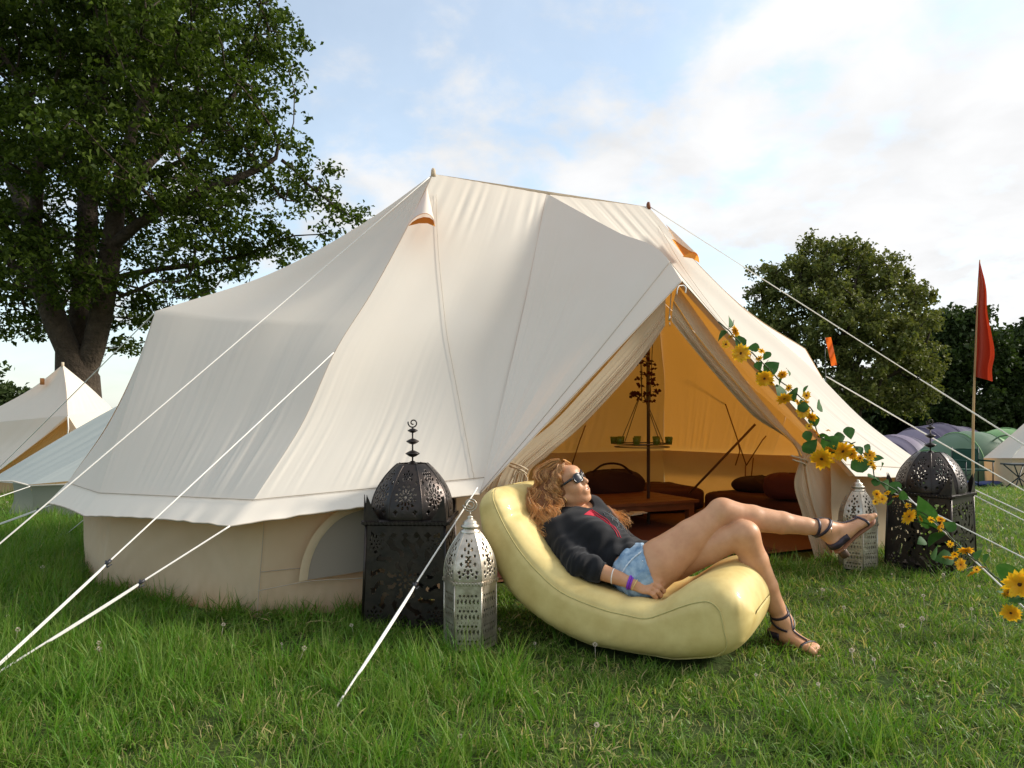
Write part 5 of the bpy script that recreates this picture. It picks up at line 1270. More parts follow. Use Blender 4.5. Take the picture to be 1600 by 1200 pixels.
    HB.chain([hp(-.07, .0, .03), U(845, 775, 3.36), U(843, 815, 3.33)], [.070, .055, .03], .04)
    HB.chain([hp(-.03, -.06, -.03), U(915, 792, 3.45), U(950, 800, 3.44), U(968, 812, 3.40)], [.035, .034, .028, .010], .03)
    HB.ell(hp(.085, 0, -.03), (.080, .10, .10), HM, .0, 'sub')
    V, F = HB.mesh(); N = vnormals(V, F); V = V + N * (.006 * wave(V[:, 0] * 3 + V[:, 2] * 2, 4, 4) * 1.0)[:, None]
    hair = mk('hair', V, F, HAIRB, T)
    r = np.random.default_rng(21)
    G1 = [  # guide locks: (points, spread, count)
        ([hp(.040, .015, .116), hp(-.02, .050, .105), hp(-.050, .085, .02), U(862, 790, 3.27), U(866, 812, 3.22)], .020, 150),
        ([hp(.045, .0, .118), hp(-.04, .040, .120), hp(-.085, .080, .03), U(850, 792, 3.27), U(853, 822, 3.23)], .026, 260),
        ([hp(.040, .0, .120), hp(-.06, .015, .125), hp(-.12, .060, .03), U(840, 790, 3.30), U(842, 828, 3.24), U(850, 846, 3.20)], .030, 340),
        ([hp(.030, -.01, .120), hp(-.08, .0, .115), hp(-.15, .03, .03), U(833, 775, 3.33), U(834, 810, 3.28), U(846, 846, 3.22)], .030, 300),
        ([hp(.040, .02, .112), hp(.02, .070, .080), hp(-.010, .092, .03), hp(-.030, .094, -.03), U(868, 800, 3.24)], .014, 160),
        ([hp(.060, .01, .108), hp(.045, .058, .080), hp(.012, .086, .045), hp(-.015, .094, .0), hp(-.035, .090, -.05)], .009, 110),
        ([hp(.055, -.01, .112), hp(.05, -.06, .075), hp(.01, -.090, .02), U(913, 785, 3.46), U(940, 797, 3.46), U(972, 812, 3.40)], .018, 260),
        ([hp(.0, -.02, .120), hp(-.06, -.07, .05), U(905, 795, 3.48), U(935, 800, 3.47), U(962, 806, 3.43), U(980, 822, 3.36)], .022, 260),
        ([hp(.02, -.07, .04), hp(.0, -.085, -.04), U(918, 796, 3.43), U(945, 803, 3.42), U(962, 818, 3.36)], .014, 140)]
    VV = []; FF = []; dr = []; nb = 0; n = 22
    for gi, (P, spd, cnt) in enumerate(G1):
        C = crv(P, n); T_, A_, B_ = frames(C); s = np.linspace(0, 1, n)
        for k in range(int(cnt * 1.45)):
            a, b = r.normal(size=2) * .62; L_ = r.uniform(.72, 1.06); m_ = int(n)
            C2 = C; env = (.30 + .95 * s ** .8)
            # strands gather into locks that wave together
            lock = r.integers(0, 9); rl = np.random.default_rng(gi * 20 + int(lock)); la, lb = rl.normal(size=2) * .85; ph, fq = rl.random() * 6.28, rl.uniform(3.2, 5.4)
            off_a = (la * .75 + a * .42) * spd * env; off_b = (lb * .75 + b * .42) * spd * env
            w1 = .0145 * np.sin(s * fq * 6.28 + ph + .5 * r.normal()) * np.clip(s * 2.2, 0, 1); w2 = .0145 * np.cos(s * fq * 6.28 + ph + .4 * r.normal()) * np.clip(s * 2.2, 0, 1)
            Q = C2 + A_ * (off_a + w1)[:, None] + B_ * (off_b + w2)[:, None]
            Q = Q[:max(8, int(n * min(1, L_)))]; nn = len(Q)
            # keep outside the skull
            dd = Q - hp(-.02, 0, .03); Lh = np.linalg.norm((dd @ HM) / np.array([.098, .080, .090]), axis=1); push = np.clip(1.02 - Lh, 0, None); Q = Q + nrm2(dd) * (push * .09)[:, None]
            wd = r.uniform(.0009, .0018) * np.clip(1.15 - np.linspace(0, 1, nn) ** 3, .15, 1)
            tt = nrm2(np.gradient(Q, axis=0)); sd = nrm2(np.cross(tt, r.normal(size=3)[None] * .5 + np.array([0, 1.0, 0])[None])); u2 = np.cross(tt, sd)
            VV.append(np.stack([Q - sd * wd[:, None], Q + u2 * wd[:, None] * .8, Q + sd * wd[:, None]], 1).reshape(-1, 3))
            FF.append(gridF(nn, 3) + nb); nb += nn * 3; g_ = np.clip(r.beta(1.6, 2.6) + .25 * (np.linspace(0, 1, nn)) ** 2, 0, 1); dr.append(np.repeat(g_, 3))
    o = mk('hair_strands', np.concatenate(VV), np.concatenate(FF), HAIRM, hair, attrs={'dry': np.concatenate(dr)}); tag(o, kind='stuff')
def nrm2(v): return v / (np.linalg.norm(v, axis=-1, keepdims=True) + 1e-9)
def vnormals(V, F):
    n = np.cross(V[F[:, 2]] - V[F[:, 0]], V[F[:, 3]] - V[F[:, 1]]); N = np.zeros_like(V)
    for i in range(4): np.add.at(N, F[:, i], n)
    return nrm2(N)
body()
# ------------------------------------------------------------------ trees grown by space colonisation
def grow(attr, start, step, kill, infl, maxn=5000, seed=0, init=None, up=.0):
    r = np.random.default_rng(seed); N = [np.array(p, float) for p in (start or [])]; par = [-1] + list(range(len(N) - 1))
    if init is not None: N = [np.array(p, float) for p in init[0]]; par = list(init[1])
    A = np.array(attr); near = np.full(len(A), 1e9); who = np.zeros(len(A), int); done = 0
    for it in range(400):
        new = np.array(N[done:])
        if len(new) == 0: break
        d = np.linalg.norm(A[:, None] - new[None], axis=-1); j = d.argmin(1); dm = d[np.arange(len(A)), j]; up_ = dm < near
        near[up_] = dm[up_]; who[up_] = j[up_] + done; done = len(N)
        keep = near > kill; A = A[keep]; near = near[keep]; who = who[keep]
        if len(A) == 0 or len(N) > maxn: break
        act = near < infl
        if not act.any(): act = near < near.min() * 1.2
        for w in np.unique(who[act]):
            m = act & (who == w); v = nrm2(A[m] - N[w]).sum(0) + r.normal(size=3) * .25; v[2] += up; l = np.linalg.norm(v)
            if l < 1e-3: continue
            N.append(N[w] + v / l * step); par.append(int(w))
    return np.array(N), np.array(par)
def wood(N, par, tip, expo, name, m, T, rmax=None, sides=6, flare=None, rmin_keep=0):
    n = len(N); R = np.full(n, 0.0); kids = [[] for _ in range(n)]
    for i, p in enumerate(par):
        if p >= 0: kids[p].append(i)
    order = np.argsort([0] * n)
    depth = np.zeros(n, int)
    for i in range(n):
        if par[i] >= 0: depth[i] = depth[par[i]] + 1
    for i in np.argsort(-depth):
        R[i] = tip if not kids[i] else (sum(R[k] ** expo for k in kids[i])) ** (1 / expo)
    if rmax: R = R * min(1, rmax / R[0]) + tip * .3 if R[0] > rmax else R * (1 + (rmax / R[0] - 1) * (R / R[0]) ** .6)
    q = MB(); seen = set()
    # chains: follow the thickest child
    starts = [0] + [k for i in range(n) for k in sorted(kids[i], key=lambda j: -R[j])[1:]]
    for s in starts:
        ch = [s]
        while kids[ch[-1]]: ch.append(max(kids[ch[-1]], key=lambda j: R[j]))
        P = [N[par[s]]] if par[s] >= 0 else []; rr = [min(R[par[s]], R[s] * 1.25)] if par[s] >= 0 else []
        P += [N[j] for j in ch]; rr += [R[j] for j in ch]
        if len(P) < 2: continue
        if max(rr) < rmin_keep: continue
        P = np.array(P); 
        if len(P) > 3: P[1:-1] = (P[:-2] + P[2:] + 2 * P[1:-1]) / 4
        V, F = tube(P, rr, 5 if max(rr) < .03 else sides + (4 if max(rr) > .2 else 0), False); q.add(V, F)
    return q.build(name, m, T), R, kids, depth
def leaves(P, size, name, m, T, seed, flat=.5, droop=.25, dryf=None):
    r = np.random.default_rng(seed); n = len(P)
    nv = nrm2(r.normal(size=(n, 3)) * np.array([1, 1, 1]) + np.array([0, 0, flat * 2.2])); e = nrm2(np.cross(nv, r.normal(size=(n, 3)))); w = np.cross(nv, e)
    s = size * r.uniform(.65, 1.25, n)[:, None]
    a = P - e * s * .5; b = P + w * s * .34 + nv * s * .10; c = P + e * s * .5 - np.array([0, 0, 1]) * s * droop; d = P - w * s * .34 + nv * s * .10
    V = np.stack([a, b, c, d], 1).reshape(-1, 3); i = np.arange(n) * 4
    F = np.concatenate([np.stack([i, i + 1, i + 2], 1), np.stack([i, i + 2, i + 3], 1)])
    t = np.clip(r.normal(.4, .3, n), 0, 1) if dryf is None else dryf
    return mk(name, V, F, m, T, smooth=False, attrs={'dry': np.repeat(t, 4)})
def blobs_pts(bl, n, seed, shell=.55, zmin=-1e9):
    r = np.random.default_rng(seed); w = np.array([b[3] ** 2 for b in bl]); w /= w.sum(); out = []
    for k in r.choice(len(bl), n, p=w):
        c = np.array(bl[k][:3]); v = nrm(r.normal(size=3)); rad = bl[k][3] * r.random() ** (1 / 3 * shell)
        out.append(c + v * rad * np.array([1, 1, .8]))
    out = np.array(out); return out[out[:, 2] > zmin]
def oak():
    D = 15.0; base = U(128, 716, D); base[2] = gz(base[0], D)
    T = thing('oak_tree', base, 'huge dark oak tree with several stems rising behind the left end of the tent', 'tree')
    bl = []
    for (x, y, rad, dd) in [(100, 60, 130, 0), (100, 60, 120, 3), (250, 60, 120, 0), (250, 50, 110, -2.5), (360, 70, 85, 1), (415, 60, 50, 0), (440, 100, 42, 0), (330, 160, 95, -1), (330, 170, 90, 1.6), (150, 220, 110, 1), (150, 200, 110, -2.5), (20, 240, 110, 1), (30, 230, 100, -2), (400, 240, 80, 0), (455, 265, 52, 0), (490, 300, 40, .3), (300, 310, 90, 1), (300, 330, 80, -1), (420, 330, 60, 0), (500, 345, 40, 0), (545, 338, 24, 0), (575, 336, 16, 0), (215, 360, 75, 1.6), (350, 395, 55, .6), (420, 375, 40, 0), (455, 365, 30, 0), (300, 440, 36, 0), (60, 400, 90, 1.5), (60, 420, 75, -1.5), (30, 470, 55, 1), (120, 420, 60, -1.5), (200, 500, 36, .5), (20, 350, 90, -1), (300, 455, 34, 1), (345, 440, 34, -.5), (400, 410, 36, .5), (455, 390, 28, 0), (500, 368, 26, .3), (540, 350, 22, 0), (15, 520, 34, 0), (75, 500, 38, 1.6), (150, 480, 40, 1.4), (215, 505, 28, 1.2), (262, 468, 30, .4), (110, 455, 46, -1.2), (180, 440, 44, -1.2), (-70, 150, 150, 0), (-80, 380, 110, 0), (165, 490, 30, 0), (215, 470, 26, .5), (360, 425, 26, 0), (240, 420, 40, 0), (20, 470, 45, .5), (190, 545, 16, 1), (200, 110, 120, 2), (-30, -40, 160, 0), (200, -60, 160, 0), (380, -30, 80, 0)]:
        c = U(x, y, D + dd); bl.append((c[0], c[1], c[2], rad / F_PX * (D + dd)))
    A = blobs_pts(bl, 2600, 3, .9)
    def pp(x, y, dd=0): return U(x, y, D + dd)
    # hand-set main stems, read from the photograph
    stems = [[base - [0, 0, .3], pp(128, 640), pp(126, 590)],
             [pp(105, 545, -.2), pp(85, 500, -.4), pp(68, 455, -.5), pp(60, 400, -.6), pp(55, 340, -.6), pp(62, 280, -.6), pp(60, 215, -.6), pp(48, 150, -.6)],
             [pp(122, 540, .2), pp(124, 490, .3), pp(130, 430, .3), pp(138, 370, .4), pp(136, 300, .4), pp(140, 230, .5), pp(155, 160, .5), pp(165, 90, .5)],
             [pp(150, 545, 0), pp(158, 495, -.1), pp(165, 440, -.2), pp(175, 385, -.3), pp(182, 325, -.3), pp(190, 260, -.3), pp(205, 200, -.3), pp(230, 140, -.3), pp(262, 90, -.3)]]
    N = []; par = []
    for i, s in enumerate(stems):
        for j, p in enumerate(s):
            par.append(len(N) - 1 if j else (-1 if i == 0 else 2)); N.append(p)
    def limb(frm, pts):
        k = frm
        for p in pts: par.append(k); N.append(p); k = len(N) - 1
    def idx(s, j): return sum(len(x) for x in stems[:s]) + j
    limb(idx(3, 3), [pp(215, 345, -.5), pp(262, 322, -.7), pp(310, 300, -.7), pp(360, 285, -.6), pp(405, 262, -.4), pp(440, 250, -.2)])
    limb(idx(3, 2), [pp(205, 425, .1), pp(250, 420, .2), pp(300, 415, .3), pp(350, 408, .3), pp(395, 395, .2)])
    limb(idx(3, 4), [pp(225, 260, .5), pp(265, 215, .7), pp(315, 185, .8), pp(365, 165, .8)])
    limb(idx(3, 2), [pp(190, 480, -.4), pp(215, 450, -.5), pp(245, 430, -.5), pp(268, 448, -.5), pp(272, 470, -.5)])
    limb(idx(1, 2), [pp(30, 420, 0), pp(-10, 390, 0), pp(-60, 350, 0)])
    limb(idx(1, 4), [pp(25, 290, .4), pp(-5, 240, .6), pp(-50, 190, .8)])
    limb(idx(2, 4), [pp(190, 300, 1), pp(240, 270, 1.4), pp(290, 250, 1.6)])
    A = A
    N2, par2 = grow(A, None, .34, .36, 1.7, 5200, 2, init=(N, par))
    o, R, kids, depth = wood(N2, par2, .011, 2.25, 'trunk', BARK, T, rmax=.43, sides=8)
    r = np.random.default_rng(8)
    tips = np.array([i for i in range(len(N2)) if R[i] < .045 and i > len(N)])
    # leaf sprays: flattened clusters round the fine twigs
    P = []
    for i in tips:
        k = r.integers(44, 78); c = N2[i] + r.normal(size=3) * .12
        sub = c + r.normal(size=(4, 3)) * np.array([.20, .20, .10])
        P.append(sub[r.integers(0, 4, k)] + r.normal(size=(k, 3)) * np.array([.11, .11, .06]))
    P = np.concatenate(P)
    print('oak leaves', len(P))
    if len(P) > 340000: P = P[r.permutation(len(P))[:340000]]
    tag(leaves(P, .115, 'crown', LEAF_OAK, T, 5), kind='stuff')
oak()
def round_tree(name, cx, d, bl_px, nattr, nleaf, lsize, m, label, cat='tree', group=None, seed=1, step=.5, kill=.55, basepx=None, rmax=.3, spread=.28, shell=.8):
    bl = []
    for (x, y, rad, dd) in bl_px: c = U(x, y, d + dd); bl.append((c[0], c[1], c[2], rad / F_PX * (d + dd)))
    base = U(cx, 700, d); base[2] = gz(base[0], d)
    T = thing(name, base, label, cat, group)
    top = max(b[2] for b in bl); zl = base[2]
    st = [base - [0, 0, .2], base + [0, 0, (top - zl) * .10], base + [.1, 0, (top - zl) * .2], base + [.15, 0.1, (top - zl) * .32]]
    A = blobs_pts(bl, nattr, seed, shell, zmin=zl + .6)
    N, par = grow(A, st, step, kill, step * 6, 2600, seed)
    o, R, kids, depth = wood(N, par, .02, 2.2, 'trunk', BARK, T, rmax=rmax)
    r = np.random.default_rng(seed + 5); tips = np.array([i for i in range(len(N)) if R[i] < .08 and i > 3])
    k = max(4, int(nleaf / max(1, len(tips)))); P = []
    for i in tips:
        sub = N[i] + r.normal(size=(5, 3)) * spread * np.array([1, 1, .6]); kk = int(k * r.uniform(.5, 1.5)); P.append(sub[r.integers(0, 5, kk)] + r.normal(size=(kk, 3)) * spread * .45)
    tag(leaves(np.concatenate(P), lsize, 'crown', m, T, seed), kind='stuff')
round_tree('round_tree', 1330, 34, [(1300, 425, 62, 0), (1240, 440, 60, 0), (1350, 430, 62, 0), (1400, 470, 58, 0), (1215, 500, 48, 0), (1290, 500, 75, -1.5), (1370, 530, 80, -1.5), (1250, 570, 60, 0), (1425, 560, 45, 0), (1320, 600, 60, -1), (1410, 620, 45, 0), (1190, 460, 26, 0), (1280, 385, 30, 0), (1445, 500, 28, 0), (1440, 610, 30, 0)], 1150, 50000, .20, LEAF_R, 'large round broadleaf tree standing alone behind the right side of the tent', seed=4, step=.5, kill=.55, rmax=.42, spread=.26)
HG = 'dark trees along the far field edge on the right'
round_tree('hedgerow_tree', 1490, 44, [(1480, 520, 38, 0), (1510, 560, 50, 0), (1460, 590, 50, 0), (1490, 640, 50, 0), (1460, 540, 24, 0), (1500, 510, 24, 0)], 520, 26000, .34, LEAF_D, 'dark tree directly behind the orange-red flag', group=HG, seed=11, step=.8, kill=.8, spread=.5)
round_tree('hedgerow_tree', 1590, 46, [(1590, 540, 42, 0), (1560, 580, 48, 0), (1610, 590, 55, 0), (1580, 640, 50, 0), (1640, 560, 60, 0)], 520, 26000, .34, LEAF_D, 'dark tree at the right edge of the picture, right of the flag', group=HG, seed=12, step=.8, kill=.8, spread=.5)
round_tree('hedgerow_tree', 1420, 52, [(1420, 610, 45, 0), (1380, 640, 35, 0), (1440, 650, 38, 0), (1350, 660, 25, 0)], 380, 18000, .36, LEAF_D, 'low dark tree between the round tree and the purple tent', group=HG, seed=13, step=.9, kill=.9, spread=.5)
round_tree('hedgerow_tree', 1720, 50, [(1700, 560, 80, 0), (1780, 600, 70, 0), (1740, 520, 60, 0)], 380, 12000, .45, LEAF_D, 'dark tree beyond the right edge of the field', group=HG, seed=15, step=1.1, kill=1.1, spread=.6)
round_tree('hedgerow_tree', 20, 40, [(15, 632, 26, 0), (60, 640, 20, 0), (-40, 620, 50, 0), (90, 650, 20, 0)], 260, 7000, .34, LEAF_D, 'small dark tree on the horizon behind the cream tent at far left', group='distant trees on the left horizon', seed=16, step=.8, kill=.8, spread=.45)
def bushes():                        # understorey that closes the field edge
    r = np.random.default_rng(9); P = []
    for x0, x1, d, zt in ((2, 60, 56, 2.0), (-75, 2, 60, 1.4)):
        for k in range(70):
            cx = r.uniform(x0, x1); cz = gz(0, 50) + r.uniform(.3, zt); rr = r.uniform(.8, 1.8); n = 260
            P.append(np.array([cx, d + r.uniform(-3, 3), cz]) + nrm2(r.normal(size=(n, 3))) * rr * r.uniform(.6, 1, (n, 1)) * np.array([1.4, 1, .9]))
    P = np.concatenate(P); P = P[P[:, 2] > gz(0, 50)]
    o = leaves(P, .48, 'hedgerow', LEAF_D, None, 31); tag(o, 'long dark leafy hedgerow closing the far side of the field', 'hedgerow', kind='stuff')
bushes()

# ------------------------------------------------------------------ neighbouring tents, chair, flags
def quad_surf(name, A, B, n, nt, m, T, amp=.01, seed=0, sag=0):
    A = crv(A, nt); B = crv(B, nt); u = np.linspace(0, 1, n); t = np.linspace(0, 1, nt)
    G = A[None] * (1 - u)[:, None, None] + B[None] * u[:, None, None]
    N = np.cross(np.gradient(G, axis=0), np.gradient(G, axis=1)); N = nrm2(N)
    if N[n // 2, nt // 2] @ (np.array([0, 0, 1]) - G[n // 2, nt // 2]) < 0: N = -N
    UU, TT = np.meshgrid(u, t, indexing='ij')
    G = G + N * (amp * wave(UU + .1 * TT, seed, 4, 6) * (.3 + TT) * np.sin(np.pi * np.clip(TT, 0, 1)) ** .3 - sag * np.sin(np.pi * UU) * np.sin(np.pi * TT))[..., None]
    return mk(name, G, gridF(n, nt), m, T)
def left_tents():
    D = 10.5
    def p(x, y, d=D): return U(x, y, d)
    T = thing('small_bell_tent', [p(30, 655)[0], D + .6, gz(-6, D)], 'cream bell tent with its orange-lit door at the far left, in front of the oak', 'tent')
    K = p(98, 570, D); L_ = p(106, 649, D - 1.0)
    quad_surf('roof_panel', [p(98, 570), p(40, 613, D + .2), p(-60, 665, D)], [K, p(104, 610, D - .5), L_], 30, 40, CANVAS, T, .012, 1, .04)
    quad_surf('roof_panel', [p(-60, 665, D), p(-70, 700, D - .1), p(-80, 735, D - .2)], [L_, p(55, 692, D - .9), p(-10, 742, D - 1.0)], 30, 40, CANVAS, T, .012, 2, .03)
    quad_surf('roof_panel', [K, p(104, 610, D - .5), L_], [K, p(140, 605, D + .2), p(178, 640, D)], 30, 40, CANVAS, T, .008, 3)
    quad_surf('roof_panel', [L_, p(118, 668, D - .9), p(150, 716, D - .9)], [p(178, 640, D), p(200, 680, D), p(225, 720, D)], 20, 30, CANVAS, T, .008, 4)
    quad_surf('door_panel', [p(105, 655, D - .7), p(60, 690, D - .7), p(-8, 740, D - .7)], [p(108, 655, D - .7), p(112, 720, D - .7), p(100, 790, D - .7)], 40, 30, mat('door_orange', (.72, .50, .26), .85, transl=((.9, .5, .15), .4)), T, .02, 5)
    quad_surf('wall_panel', [p(-90, 730, D - .3), p(-90, 790, D - .3)], [p(26, 735, D - .5), p(24, 784, D - .5)], 20, 12, CANVAS_WALL, T, .01, 6)
    quad_surf('roof_back', [K, p(60, 640, D + 1.6), p(-40, 720, D + 2)], [K, p(150, 640, D + 1.6), p(230, 720, D + 1.6)], 16, 16, CANVAS, T, .01, 7)
    q = MB(); q.add(*tube([p(106, 650, D - 1.02), p(107, 670, D - 1.02), p(105, 684, D - 1.02)], .009, 6)); q.build('door_tie', ROPE, T)
    q = MB(); q.add(*tube([K - [0, 0, .05], K + [0, 0, .04]], .02, 8)); q.build('pole_tip', CANVAS_DOOR, T)
    q = MB(); q.add(*box(p(66, 596, D), (.05, .05, .10), rotz(.4))); q.build('orange_ridge_tip', mat('ochre', (.5, .2, .06), .8), T)
    # grey tent in front of it
    G_ = mat('grey_canvas', (.50, .53, .50), .85, spec=.2, noise=(3, .3, 3, (.44, .47, .45)), transl=((.5, .52, .48), .2)); GD = mat('grey_wall', (.24, .25, .20), .9, transl=((.4, .42, .3), .2))
    d = 7.4; T = thing('grey_tent', [p(170, 700, d)[0], d + .8, gz(-4, d)], 'pale grey low tent with curved skirt between the cream tent and the big tent', 'tent')
    Pk = p(330, 560, d + 1.4)
    quad_surf('roof_panel', [Pk, p(160, 647, d + .8), p(-20, 752, d)], [Pk, p(190, 680, d + .2), p(48, 757, d - .5)], 24, 40, G_, T, .006, 11, .02)
    quad_surf('roof_panel', [Pk, p(190, 680, d + .2), p(48, 757, d - .5)], [Pk, p(240, 680, d), p(180, 745, d - .6)], 24, 40, G_, T, .006, 12, .01)
    quad_surf('wall_panel', [p(20, 752, d - .3), p(22, 775, d - .3), p(8, 812, d - .3)], [p(48, 760, d - .45), p(52, 782, d - .45), p(46, 815, d - .45)], 12, 14, GD, T, .01, 13)
    quad_surf('wall_panel', [p(48, 760, d - .45), p(52, 782, d - .45), p(46, 815, d - .45)], [p(190, 750, d - .5), p(190, 780, d - .5), p(190, 812, d - .5)], 30, 14, GD, T, .012, 14)
    q = MB(); q.add(*tube([p(47, 759, d - .5), p(100, 757, d - .6), p(180, 747, d - .62)], .008, 5)); q.add(*tube([p(47, 759, d - .5), p(20, 752, d - .3), p(-20, 752, d)], .008, 5)); q.build('hem', CANVAS_W, T)
    rope(p(47, 760, d - .52), p(-60, 796, d - 1.0), .007, .001, (), 'white guy rope at the skirt corner of the grey tent', group='guy ropes of the grey tent')
left_tents()
def dome(name, c, rx, ry, h, ang, mats_, label, seed, group, lobes=2, ribs=5, door=None):
    z0 = gz(c[0], c[1]); T = thing(name, [c[0], c[1], z0], label, 'tent', group); R = rotz(ang)
    n, m = 60, 22; xs = np.linspace(-1, 1, n); ph = np.linspace(0, np.pi, m)
    for si in range(len(mats_)):
        a, b = -1 + 2 * si / len(mats_), -1 + 2 * (si + 1) / len(mats_); x = np.linspace(a, b, max(8, n // len(mats_)))
        prof = np.sqrt(np.clip(1 - np.abs(x) ** 2.1, 0, 1)) * (1 + .02 * np.abs(np.cos(x * np.pi * lobes)))
        G = np.stack([np.repeat((x * rx)[:, None], m, 1), np.cos(ph)[None] * ry * (.55 + .45 * prof)[:, None] * np.sign(1), np.sin(ph)[None] ** .8 * h * prof[:, None]], -1)
        G += .012 * wave(G[..., 0] * .6 + G[..., 2] * .3, seed + si, 1.5)[..., None]
        G = G @ R.T + np.array([c[0], c[1], z0])
        mk('fly_panel', G, gridF(len(x), m), mats_[si], T)
    for k in range(ribs):
        x = -.8 + 1.6 * k / (ribs - 1); pr = math.sqrt(1 - abs(x) ** 2.1) * (1 + .02 * abs(math.cos(x * np.pi * lobes)))
        P = np.stack([np.full(m, x * rx), np.cos(ph) * ry * (.55 + .45 * pr) * 1.01, np.sin(ph) ** .8 * h * pr * 1.015], -1) @ R.T + np.array([c[0], c[1], z0])
        q = MB(); q.add(*tube(P, .012, 5)); q.build('pole_sleeve', mats_[-1], T)
    return T
PUR = mat('nylon_purple', (.030, .022, .058), .5, noise=(3, .3, 2, (.09, .07, .15))); LIL = mat('nylon_lilac', (.22, .18, .24), .55); GRN = mat('nylon_green', (.19, .36, .13), .5); GRD = mat('nylon_darkgreen', (.085, .15, .085), .5)
GT = 'nylon camping tents in the field on the right'
def right_side():
    c = U(1400, 690, 21); dome('dome_tent', (c[0], 21), 1.15, 1.2, 1.15, .35, [PUR, LIL, PUR, LIL], 'small purple and lilac striped camping tent half hidden by the roof edge', 1, GT, 1, 4)
    c = U(1468, 690, 22); dome('dome_tent', (c[0], 22), 1.9, 1.4, 1.46, .15, [LIL, PUR, PUR, LIL], 'large dark purple tunnel tent with a pale lilac top behind the lantern finial', 5, GT, 2, 5)
    c = U(1515, 690, 18.2); dome('dome_tent', (c[0], 18.2), 1.35, 1.2, 1.30, .0, [GRD, GRD, GRN], 'dark green camping tent behind the green folding chair', 9, GT, 1, 4)
    c = U(1572, 690, 18.8); T = dome('dome_tent', (c[0], 18.8), 1.15, 1.2, 1.36, .1, [GRN, GRN], 'bright green camping tent with an arched door right of the flag pole', 13, GT, 1, 3)
    P = np.array([U(1536 + 38 * (1 - math.cos(a)) , 735 - 55 * math.sin(a) ** .8, 17.45) for a in np.linspace(0, np.pi, 24)]); q = MB(); q.add(*tube(P, .022, 5)); q.build('door_arch', GRD, T)
    # cream tent cut by the right edge
    D = 17.0; z0 = gz(12, D); T = thing('small_bell_tent', [U(1660, 700, D)[0], D, z0], 'cream bell tent cut off by the right edge of the picture', 'tent'); Pk = U(1700, 560, D)
    rim = [(1536, 716, 0), (1580, 716, -1.6), (1700, 716, -2.4), (1820, 716, -1.6), (1870, 716, 0)]
    for a, b in zip(rim[:-1], rim[1:]):
        A = U(a[0], a[1], D + a[2]); B = U(b[0], b[1], D + b[2]); quad_surf('roof_panel', [Pk, (Pk + A) / 2 - [0, 0, .12], A], [Pk, (Pk + B) / 2 - [0, 0, .12], B], 16, 24, CANVAS, T, .012, int(a[0]))
        A2, B2 = A * [1, 1, 0] + [.06, 0, z0], B * [1, 1, 0] + [.06, 0, z0]; quad_surf('wall_panel', [A + [.04, .04, 0], A2], [B + [.04, .04, 0], B2], 16, 8, CANVAS_WALL, T, .015, int(a[0]) + 1)
    # green folding chair
    D = 15.6; z0 = float(gz(10, D)); c = U(1508, 700, D); c[2] = z0; T = thing('camping_chair', c, 'dark green folding camping chair seen from behind near the flag pole', 'chair')
    CG = mat('chair_green', (.012, .055, .038), .8); FRM_ = mat('chair_frame', (.02, .025, .025), .5)
    V, F = soft_box(c + [0, .0, .66], (.60, .03, .44), 0, seed=3, n=8, ex=.2); mk('backrest', V, F, CG, T); V, F = soft_box(c + [0, -.25, .42], (.56, .46, .03), 0, seed=4, n=8, ex=.2); mk('seat', V, F, CG, T)
    for sx in (-1, 1):
        for P in ([c + [sx * .30, 0, .92], c + [sx * .30, 0, 0]], [c + [sx * .30, -.48, .62], c + [sx * .30, -.48, 0]]): q = MB(); q.add(*tube(P, .013, 6)); q.build('leg', FRM_, T)
        q = MB(); q.add(*tube([c + [sx * .31, 0, .62], c + [sx * .31, -.5, .62]], .022, 6)); q.build('armrest', CG, T)
    for s_ in (-1, 1): q = MB(); q.add(*tube([c + [s_ * .3, .01, .06], c + [-s_ * .3, .01, .40]], .010, 6)); q.build('cross_brace', FRM_, T)
    # light folding chair at the very edge
    D = 13.0; z0 = float(gz(10, D)); c = U(1592, 720, D); c[2] = z0; T = thing('folding_stool', c, 'small dark folding stool at the right picture edge before the cream tent', 'stool')
    for sx in (-1, 1): q = MB(); q.add(*tube([c + [sx * .2, -.15, .50], c + [-sx * .2, .15, .0]], .012, 6)); q.build('leg', FRM_, T); q = MB(); q.add(*tube([c + [sx * .2, .15, .50], c + [-sx * .2, -.15, .0]], .012, 6)); q.build('leg', FRM_, T)
    V, F = box(c + [0, 0, .50], (.46, .36, .03)); mk('seat', V, F, FRM_, T, smooth=False)
    # blue groundsheet heaps
    BL = mat('blue_tarp', (.020, .040, .15), .6)
    for (px, py, w_, lb) in ((1552, 744, .55, 'crumpled blue groundsheet lying on the grass before the bright green tent'), (1515, 737, .35, 'small heap of blue cloth under the green folding chair')):
        d = 16.2; c = U(px, py, d); c[2] = gz(c[0], d) + .05; o = thing('blue_sheet', c, lb, 'groundsheet', 'blue sheets on the grass'); V, F = soft_box(c, (w_ * 1.6, .5, .14), .2, seed=int(px), n=10, ex=.8); mk('fold', V, F, BL, o)
    # flag
    D = 14.2; z0 = float(gz(10, D)); top = U(1531, 406, D); foot = U(1520, 700, D); foot[2] = z0 - .1; T = thing('flag_pole', foot, 'bamboo pole flying a tall orange-red pennant beside the folding chair', 'flag')
    q = MB(); P = crv([foot, U(1521, 640, D), U(1524, 560, D), U(1527, 480, D), top], 30); q.add(*tube(P, np.linspace(.030, .012, 30), 8)); q.build('pole', mat('bamboo', (.50, .30, .13), .6), T)
    n, m = 40, 26; G = np.zeros((n, m, 3)); lead = crv([(1530, 408), (1527, 450), (1525, 500), (1523, 560), (1522, 588)], n); edge = crv([(1531, 408), (1541, 450), (1543, 490), (1549, 520), (1554, 555), (1550, 578), (1551, 596)], n)
